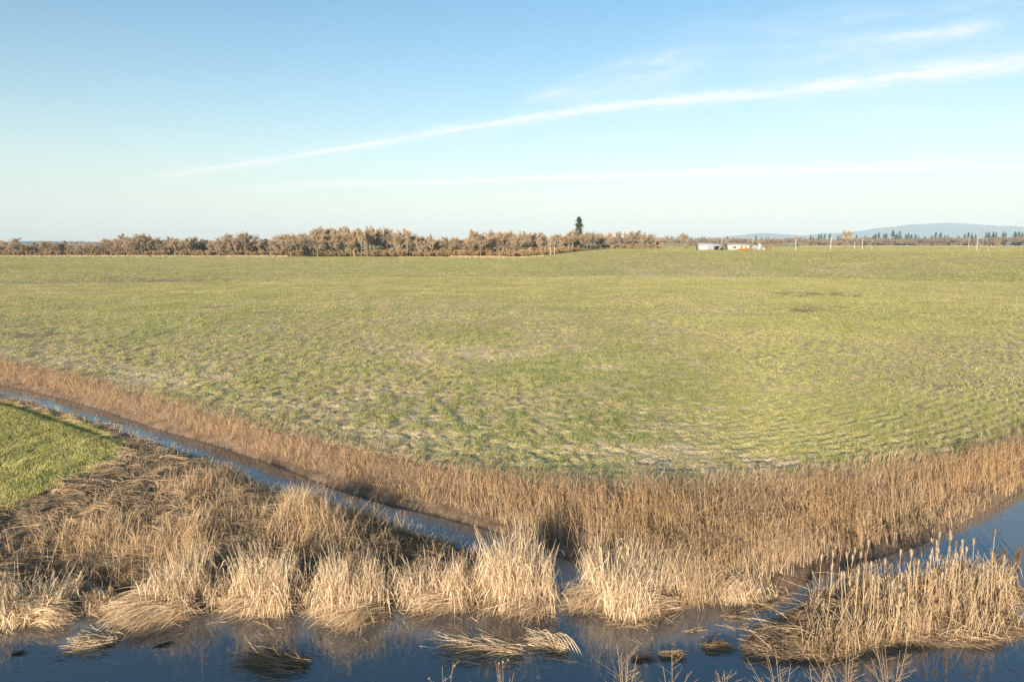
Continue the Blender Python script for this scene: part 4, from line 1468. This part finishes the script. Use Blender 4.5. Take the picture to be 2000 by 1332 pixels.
for wx, ww, wz, wh in ((2.0, 1.8, 1.15, 1.0), (6.1, 1.1, 1.2, 1.2), (8.6, .8, 1.5, .7)):
    fr = Geo(); fr.box(wx - .08, wx + ww + .08, -.06, -.015, wz - .08, wz + wh + .08); fo = fr.build('window', M_WHITE, house)
    gp = Geo()
    for q in range(3 if ww > 1.5 else 2):
        c = ww / (3 if ww > 1.5 else 2)
        gp.box(wx + q * c + .04, wx + (q + 1) * c - .04, -.085, -.062, wz, wz + wh)
    gp.build('pane', M_GLASS, fo)
g = Geo(); g.box(11.1, 12.1, -.07, -.015, .6, 2.7); dr = g.build('door', M_DARK, house)
g = Geo(); g.box(11.18, 11.24, -.10, -.072, 1.55, 1.65); g.build('handle', M_METAL, dr)
g = Geo(); g.box(10.5, 12.6, -2.1, -.02, 2.72, 2.84); g.box(10.55, 10.67, -2.05, -1.93, 0, 2.72); g.box(12.43, 12.55, -2.05, -1.93, 0, 2.72); g.build('porch_cover', M_WHITE, house)
deck = Geo()
deck.box(4.2, 12.6, -2.2, -.09, .45, .57)
for k in range(7): deck.box(4.25 + k * 1.37, 4.37 + k * 1.37, -2.18, -2.06, 0, .45)
do = deck.build('deck', M_DECK, house)
g = Geo()
for k in range(13): g.box(4.25 + k * .68, 4.35 + k * .68, -2.19, -2.09, .575, 1.45)
g.box(4.2, 12.6, -2.21, -2.07, 1.453, 1.53); g.box(4.2, 9.6, -2.17, -2.11, .75, 1.38)
g.build('railing', M_DECK, do)
g = Geo(); g.box(12.65, 13.6, -1.9, -.8, 0, .25); g.box(12.65, 13.2, -1.9, -.8, .253, .5); g.build('steps', M_DECK, do)
# cross-gabled annex at the right end
x0 = hw + .02
g = Geo(); g.box(x0, x0 + 3.0, 1.2, 5.8, 0, 2.6)
g.add([(x0, 1.2, 2.6), (x0 + 3.0, 1.2, 2.6), (x0 + 1.5, 1.2, 3.9), (x0, 5.8, 2.6), (x0 + 3.0, 5.8, 2.6), (x0 + 1.5, 5.8, 3.9)], [(0, 1, 2), (3, 5, 4)], (.5, .5, .5))
an = g.build('annex', M_METAL, house)
g = Geo()
V = [(x0 - .0, .9, 2.5), (x0 + 1.5, .9, 3.92), (x0 + 3.25, .9, 2.4), (x0 - .0, 6.0, 2.5), (x0 + 1.5, 6.0, 3.92), (x0 + 3.25, 6.0, 2.4)]
V = V + [(a, b_, c + .1) for a, b_, c in V]
g.add(V, [(0, 1, 4, 3), (1, 2, 5, 4), (6, 9, 10, 7), (7, 10, 11, 8), (0, 3, 9, 6), (2, 8, 11, 5), (0, 6, 7, 1), (1, 7, 8, 2), (3, 4, 10, 9), (4, 5, 11, 10)], (.5, .5, .5))
g.build('annex_roof', M_ROOF, an)

# --- metal barn, open bay at its right end
bx, by = at_dist(1368, 378)
bx1, _ = at_dist(1409, 378)
bw = bx1 - bx
bz = gz1((bx + bx1) / 2, 378) - .25
barn = empty('metal_barn', (bx, by, bz))
tag(barn, 'pale metal barn with an open bay at its right end', 'barn')
g = Geo(); g.box(0, bw * .63, 0, 8, 0, 2.55); g.box(bw * .633, bw, 7.8, 8, 0, 2.55); g.box(bw * .633, bw * .66, 0, .25, 0, 2.2); g.box(bw * .985, bw, 0, .2, 0, 2.4); g.box(bw * .985, bw, 0.22, 7.78, .4, 2.55)
gable_wall(g, 0, 0, 8, 2.55, 1.5, .02); gable_wall(g, bw - .02, 0, 8, 2.55, 1.5, .02)
for k in range(int(bw * .63 / .5)): g.box(.5 * k + .1, .5 * k + .16, -.03, -.002, .05, 2.4)
g.box(bw * .633, bw, -.0, .12, 2.25, 2.55)
g.build('wall', M_WHITE, barn)
g = Geo(); gable(g, 0, bw, 0, 8, 2.56, 1.5, .3, .08)
for k in range(int(bw / .6)): 
    xx = .3 + .6 * k
    V = [(xx, -.3, 2.56), (xx + .06, -.3, 2.56), (xx + .06, 4.0, 4.18), (xx, 4.0, 4.18)]
    V = V + [(a, b_, c + .06) for a, b_, c in V]
    g.add(V, [(4, 5, 6, 7), (0, 4, 7, 3), (1, 2, 6, 5), (0, 1, 5, 4)], (.5, .5, .5))
g.build('roof', M_METAL, barn)
g = Geo(); g.box(3.0, 5.4, -.06, -.033, .02, 2.1); g.build('sliding_door', M_METAL, barn)


def tractor(x, y, z, s, label):
    t = empty('farm_tractor', (x, y, z))
    tag(t, label, 'tractor')
    g = Geo(); g.box(-.9, .55, -.35, .35, .6, 1.25); g.box(.55, .8, -.3, .3, .65, 1.1); g.box(-1.0, -.5, -.55, .55, .8, 1.1); g.build('body', M_PAINT, t)
    g = Geo()
    for a in (-.9, -.12):
        for b_ in (-.45, .39): g.box(a, a + .06, b_, b_ + .06, 1.253, 1.95)
    g.box(-.98, 0, -.5, .5, 1.953, 2.03); g.build('cab_frame', M_DARK, t)
    for cx_, r0 in ((-.6, .62), (.55, .38)):
        for sy in (-.62, .42):
            g = Geo()
            a = np.arange(14) / 14 * 2 * math.pi
            V = [(cx_ + math.cos(q) * r0, yy, r0 + math.sin(q) * r0) for yy in (sy, sy + .2) for q in a]
            g.add(V, [(i, (i + 1) % 14, 14 + (i + 1) % 14, 14 + i) for i in range(14)], (.1, .1, .1))
            V2 = [(cx_, sy + .0, r0), (cx_, sy + .2, r0)]
            n0 = g.n
            g.add(V2, np.zeros((0, 4), int), (.1, .1, .1))
            g.L.append(np.array([(i, n0, (i + 1) % 14) for i in range(14)] + [(14 + i, 14 + (i + 1) % 14, n0 + 1) for i in range(14)]).ravel()); g.S.append(np.full(28, 3))
            g.build('wheel', M_TYRE, t)


tractor(bx + bw * .76, by + 1.2, bz + .15, 1, 'dark tractor parked inside the open bay of the barn')
tractor(bx + bw * 1.03, by - 1.0, bz + .12, 1, 'dark blue tractor parked at the open corner of the barn')
x, y = at_dist(1494, 374)
g = Geo()
t = np.linspace(-1, 1, 9)
g.tube(np.stack([t * 1.3, 0 * t, 0 * t + .75], 1), .5 * np.sqrt(np.clip(1 - t ** 6, .02, 1)), (.5, .5, .5), 12)
g.box(-.8, -.65, -.3, .3, 0, .32); g.box(.65, .8, -.3, .3, 0, .32); g.box(-.12, .12, -.12, .12, 1.2, 1.38)
o = g.build('gas_tank', M_WHITE)
o.location = (x, y, gz1(x, y) - .05)
tag(o, 'small white rounded tank on the grass right of the house', 'tank')


def pole(u, vt, vb, y, label, arm=True, r0=.16):
    x, _ = at_dist(u, y)
    zb = gz1(x, y)
    h = z_at(vt, y) - zb
    t = empty('utility_pole', (x, y, zb - .1), R.normal(.2, .3))
    tag(t, label, 'utility pole', None)
    g = Geo(); g.tube([(0, 0, 0), (0, 0, h / 2), (0, 0, h)], [r0, r0 * .88, r0 * .72], (.5, .5, .5), 8); g.build('post', M_POLE, t)
    if arm:
        g = Geo(); g.box(-1.0, 1.0, -.06, .06, h - .55, h - .42); ar = g.build('crossarm', M_POLE, t)
        g = Geo()
        for a in (-.9, -.4, .4, .9): g.tube([(a, 0, h - .42), (a, 0, h - .3), (a, 0, h - .2)], [.05, .07, .03], (.5, .5, .5), 6)
        g.build('insulator', M_WHITE, ar)
    return t


pole(1410, 463, 488, 384, 'utility pole rising at the right corner of the barn')
pole(1470.5, 466, 478, 400, 'utility pole standing behind the house roof', False)
pole(1480.5, 472, 480, 392, 'short pole at the right end of the house', False)
pole(1554.5, 466, 488, 395, 'utility pole alone in the gap right of the house', False, .17)
pole(1623, 463, 487, 402, 'white banded utility pole just left of the lone tree', True, .2)
pole(1669.5, 472, 487, 410, 'short thin pole right of the lone tree', False, .12)
pole(1684.5, 466, 487, 408, 'utility pole second right of the lone tree', False, .16)
pole(1703.5, 478, 487, 415, 'lowest stub pole beside the second pole', False, .10)
pole(1909, 464, 487, 420, 'utility pole near the small lone tree at the right', False, .17)
pole(1892.5, 464, 480, 760, 'distant thin pole against the far wood', False, .22)
x, y = at_dist(1931.3, 350)
g = Geo(); g.box(-.16, .16, -.16, .16, 0, 1.25); g.box(-.12, .12, -.12, .12, 1.253, 1.4); g.box(-.2, .2, -.2, .2, -.1, .1)
o = g.build('marker_post', M_WHITE)
o.location = (x, y, gz1(x, y))
tag(o, 'short white marker post standing in the field near the small lone tree', 'post')

# ------------------------------------------------------------------ hills and mountains
M_HILL = noise_mat('forested_hill', [(.35, (.016, .036, .036)), (.65, (.030, .056, .052))], .004, 8.0, .5, .02, dist=20)
M_SNOW = noise_mat('snow', [(.42, (.35, .36, .38)), (.5, (.85, .86, .88))], .0006, 8.0, .4, .002, dist=60)


def ridge(name, prof, y0, thick, mat, label, cat, rough=.06, seed=0):
    pu, pv = np.array(prof, float).T
    us = np.linspace(pu[0], pu[-1], 240)
    vs = np.interp(us, pu, pv)
    k = 13
    t = np.linspace(-1, 1, k)
    X = np.zeros((240, k)); Y = X.copy(); Z = X.copy()
    for j in range(k):
        yy = y0 + thick * t[j]
        xx = (us - 1000) / F * y0 * CP
        pk = np.array([z_at(v, y0) for v in vs])
        nz = (fbm(us / 14 + 3 * t[j], us * 0 + t[j] * 3, seed, 4) - .5)
        X[:, j], Y[:, j] = xx, yy
        Z[:, j] = (pk + abs(pk).max() * rough * nz * (abs(t[j]) + .12)) * (1 - abs(t[j]) ** 1.3) - 30 * abs(t[j])
    V = np.stack([X, Y, Z], -1).reshape(-1, 3)
    vi = np.arange(240 * k).reshape(240, k)
    q = np.stack([vi[:-1, :-1], vi[1:, :-1], vi[1:, 1:], vi[:-1, 1:]], -1).reshape(-1, 4)
    return tag(link(name, np_mesh(name, V, q, np.full(len(q), 4), smooth=True), mat), label, cat, kind='structure')


ridge('hills', [(-80, 473.5), (20, 472.5), (45, 471.5), (80, 471), (110, 471.5), (150, 472.5), (190, 473), (300, 471.5), (420, 471), (520, 472), (700, 473), (1000, 474)], 5200, 700, M_HILL, 'low dark blue hills behind the left wood', 'hills', .3, 3)
ridge('mountains', [(1240, 473), (1255, 465), (1290, 464), (1330, 462), (1350, 464), (1400, 464), (1460, 458), (1490, 455), (1530, 458), (1570, 460), (1600, 456), (1650, 455), (1680, 451), (1710, 446), (1745, 443), (1780, 438),
                    (1800, 438), (1842, 435), (1880, 437), (1930, 440), (1950, 442), (1970, 441.5), (2000, 443), (2080, 446), (2150, 452)], 14000, 2000, M_HILL, 'pale blue mountain range beyond the far wood at right', 'mountains', .035, 5)
ridge('snow_peak', [(1940, 470), (1968, 442), (1978, 439.5), (1984, 437), (1990, 435), (1996, 434), (2003, 436.5), (2015, 440), (2060, 470)], 19000, 1200, M_SNOW, 'snow covered peak behind the mountains at the right edge', 'mountain', .02, 7)

# ------------------------------------------------------------------ air
hz_ = bpy.data.materials.new('haze_air')
hz_.use_nodes = True
nt = hz_.node_tree
nt.nodes.clear()
out = nt.nodes.new('ShaderNodeOutputMaterial')
pv_ = N(nt, 'ShaderNodeVolumePrincipled')
pv_.inputs['Color'].default_value = (.50, .72, .92, 1)
pv_.inputs['Absorption Color'].default_value = (.36, .42, .46, 1)
pv_.inputs['Density'].default_value = 1.05e-4
pv_.inputs['Anisotropy'].default_value = -.12
nt.links.new(pv_.outputs[0], out.inputs['Volume'])
g = Geo(); g.box(-26000, 26000, -300, 26000, -40, 640)
tag(g.build('haze', hz_), 'thin pale air over the whole plain', 'haze', kind='stuff')

# ------------------------------------------------------------------ sky, sun
w = bpy.data.worlds.new('World')
sc.world = w
w.use_nodes = True
nt = w.node_tree
nt.nodes.clear()
out = nt.nodes.new('ShaderNodeOutputWorld')
bg = N(nt, 'ShaderNodeBackground', i_Strength=.088)
sky = N(nt, 'ShaderNodeTexSky', sky_type='NISHITA')
sky.sun_disc = False
sky.sun_elevation = SUN_EL
sky.sun_rotation = SUN_AZ
sky.altitude = 60
sky.air_density, sky.dust_density, sky.ozone_density = 1.0, .6, 1.5
tc = N(nt, 'ShaderNodeTexCoord')


def pdir(u, v):
    x, y = (u - 1000) / F, (v - 666) / F
    return Vector((x, CP - y * SP, -SP - y * CP)).normalized()


def math_n(op, a, b=None):
    n = nt.nodes.new('ShaderNodeMath')
    n.operation = op
    for i, q in enumerate((a, b)):
        if q is None: continue
        if isinstance(q, (int, float)): n.inputs[i].default_value = q
        else: nt.links.new(q, n.inputs[i])
    return n.outputs[0]


def vdot(vec):
    n = nt.nodes.new('ShaderNodeVectorMath')
    n.operation = 'DOT_PRODUCT'
    nt.links.new(tc.outputs['Generated'], n.inputs[0])
    n.inputs[1].default_value = vec
    return n.outputs['Value']


def mrange(v, a, b, c=0.0, d=1.0):
    n = N(nt, 'ShaderNodeMapRange', interpolation_type='SMOOTHSTEP')
    for i, q in enumerate((a, b, c, d)): n.inputs[i + 1].default_value = q
    nt.links.new(v, n.inputs[0])
    return n.outputs[0]


def streak(p0, p1, w0, w1, amp, seed, fine=11.0, lo=.30, hi=.62, fade=.08, bend=0.0):
    """a cirrus streak along the great circle from p0 to p1 (directions in the sky)"""
    a, b_ = pdir(*p0), pdir(*p1)
    nrm = a.cross(b_).normalized()
    mid = (a + b_).normalized()
    along = nrm.cross(mid).normalized()
    da, db = a.dot(along), b_.dot(along)
    s_ = vdot(along)
    c_ = vdot(nrm)
    cmb = N(nt, 'ShaderNodeCombineXYZ')
    nt.links.new(math_n('MULTIPLY', s_, fine), cmb.inputs[0])
    nt.links.new(math_n('MULTIPLY', c_, fine * 6), cmb.inputs[1])
    cmb.inputs[2].default_value = seed
    no = N(nt, 'ShaderNodeTexNoise', i_Scale=1.0, i_Detail=6.0, i_Roughness=.6)
    nt.links.new(cmb.outputs[0], no.inputs['Vector'])
    nz = no.outputs['Fac']
    # wobble of the centre line
    cw = math_n('ADD', c_, math_n('MULTIPLY', math_n('SUBTRACT', nz, .5), (w0 + w1) * .45))
    if bend:
        e_ = math_n('DIVIDE', math_n('ADD', s_, .06), .27)
        cw = math_n('ADD', cw, math_n('MULTIPLY', math_n('POWER', 2.718, math_n('MULTIPLY', math_n('MULTIPLY', e_, e_), -1.0)), bend))
    lo_, hi_ = min(da, db), max(da, db)
    wd = mrange(s_, da, db, w0, w1) if da < db else mrange(s_, db, da, w1, w0)
    q = math_n('DIVIDE', cw, wd)
    prof = math_n('POWER', 2.718, math_n('MULTIPLY', math_n('MULTIPLY', q, q), -1.0))
    ends = math_n('MULTIPLY', mrange(s_, lo_, lo_ + fade), mrange(s_, hi_ - fade * .2, hi_ + fade, 1.0, 0.0))
    body = mrange(nz, lo, hi, .25, 1.0)
    return math_n('MULTIPLY', math_n('MULTIPLY', prof, ends), math_n('MULTIPLY', body, amp))


total = None
for args in [((250, 352), (2300, 82), .0018, .0072, .68, 1.3, 16.0, .34, .60, .08, .0125),
             ((250, 356), (2300, 78), .006, .014, .55, 4.3, 14.0, .36, .66, .08, .0125),
             ((980, 212), (1330, 128), .010, .024, .5, 7.7, 12.0, .38, .7),
             ((1180, 120), (2050, 60), .030, .055, .42, 9.1, 7.0, .38, .75, .3),
             ((1690, 84), (1900, 58), .005, .009, .5, 2.2, 14.0, .35, .65, .05),
             ((200, 385), (1900, 312), .003, .005, .65, 5.1, 9.0, .35, .62, .25),
             ((350, 366), (2000, 325), .002, .003, 1.0, 8.4, 8.0, .3, .6, .2),
             ((600, 420), (2100, 335), .018, .030, .26, 3.6, 5.0, .35, .7, .3),
             ((1550, 272), (2200, 232), .003, .006, .4, 6.6, 8.0, .35, .65, .2),
             ((700, 300), (1900, 215), .03, .04, .2, 12.6, 5.0, .35, .7, .3)]:
    q = streak(*args)
    total = q if total is None else math_n('ADD', total, q)
total = math_n('MINIMUM', total, .85)
sep = N(nt, 'ShaderNodeSeparateXYZ')
nt.links.new(tc.outputs['Generated'], sep.inputs[0])
elev = math_n('MAXIMUM', sep.outputs['Z'], 0.0)
veil = math_n('MULTIPLY', math_n('POWER', 2.718, math_n('MULTIPLY', elev, -9.5)), .93)
vm = N(nt, 'ShaderNodeMix', data_type='RGBA')
nt.links.new(veil, vm.inputs[0])
hsv = N(nt, 'ShaderNodeHueSaturation', i_Saturation=1.34, i_Value=1.0)
nt.links.new(sky.outputs[0], hsv.inputs['Color'])
nt.links.new(hsv.outputs[0], vm.inputs[6])
vm.inputs[7].default_value = (4.4, 4.85, 4.95, 1)
mx = N(nt, 'ShaderNodeMix', data_type='RGBA')
nt.links.new(total, mx.inputs[0])
nt.links.new(vm.outputs[2], mx.inputs[6])
mx.inputs[7].default_value = (5.6, 5.65, 5.6, 1)
nt.links.new(mx.outputs[2], bg.inputs[0])
nt.links.new(bg.outputs[0], out.inputs[0])

sun = bpy.data.lights.new('sun', 'SUN')
sun.energy = 4.8
sun.angle = math.radians(.53)
sun.color = (1.0, .865, .70)
so = bpy.data.objects.new('sun', sun)
COL.objects.link(so)
sd_ = Vector((math.sin(SUN_AZ) * math.cos(SUN_EL), math.cos(SUN_AZ) * math.cos(SUN_EL), math.sin(SUN_EL)))
so.rotation_euler = (-sd_).to_track_quat('-Z', 'Y').to_euler()
so.location = sd_ * 60

cam = bpy.data.cameras.new('camera')
cam.sensor_width = 36
cam.lens = 36 * F / 2000
cam.clip_start, cam.clip_end = .1, 120000
co_ = bpy.data.objects.new('camera', cam)
COL.objects.link(co_)
co_.location = (0, 0, H)
co_.rotation_euler = (math.pi / 2 - PIT, 0, 0)
sc.camera = co_

sc.view_settings.view_transform = 'Standard'
sc.view_settings.look = 'None'
sc.view_settings.exposure = 1.1
sc.view_settings.gamma = 1
sc.cycles.use_denoising = True
sc.cycles.denoising_prefilter = 'NONE'
sc.cycles.max_bounces = 6
sc.cycles.diffuse_bounces = 3
sc.cycles.transparent_max_bounces = 8
sc.cycles.volume_bounces = 0
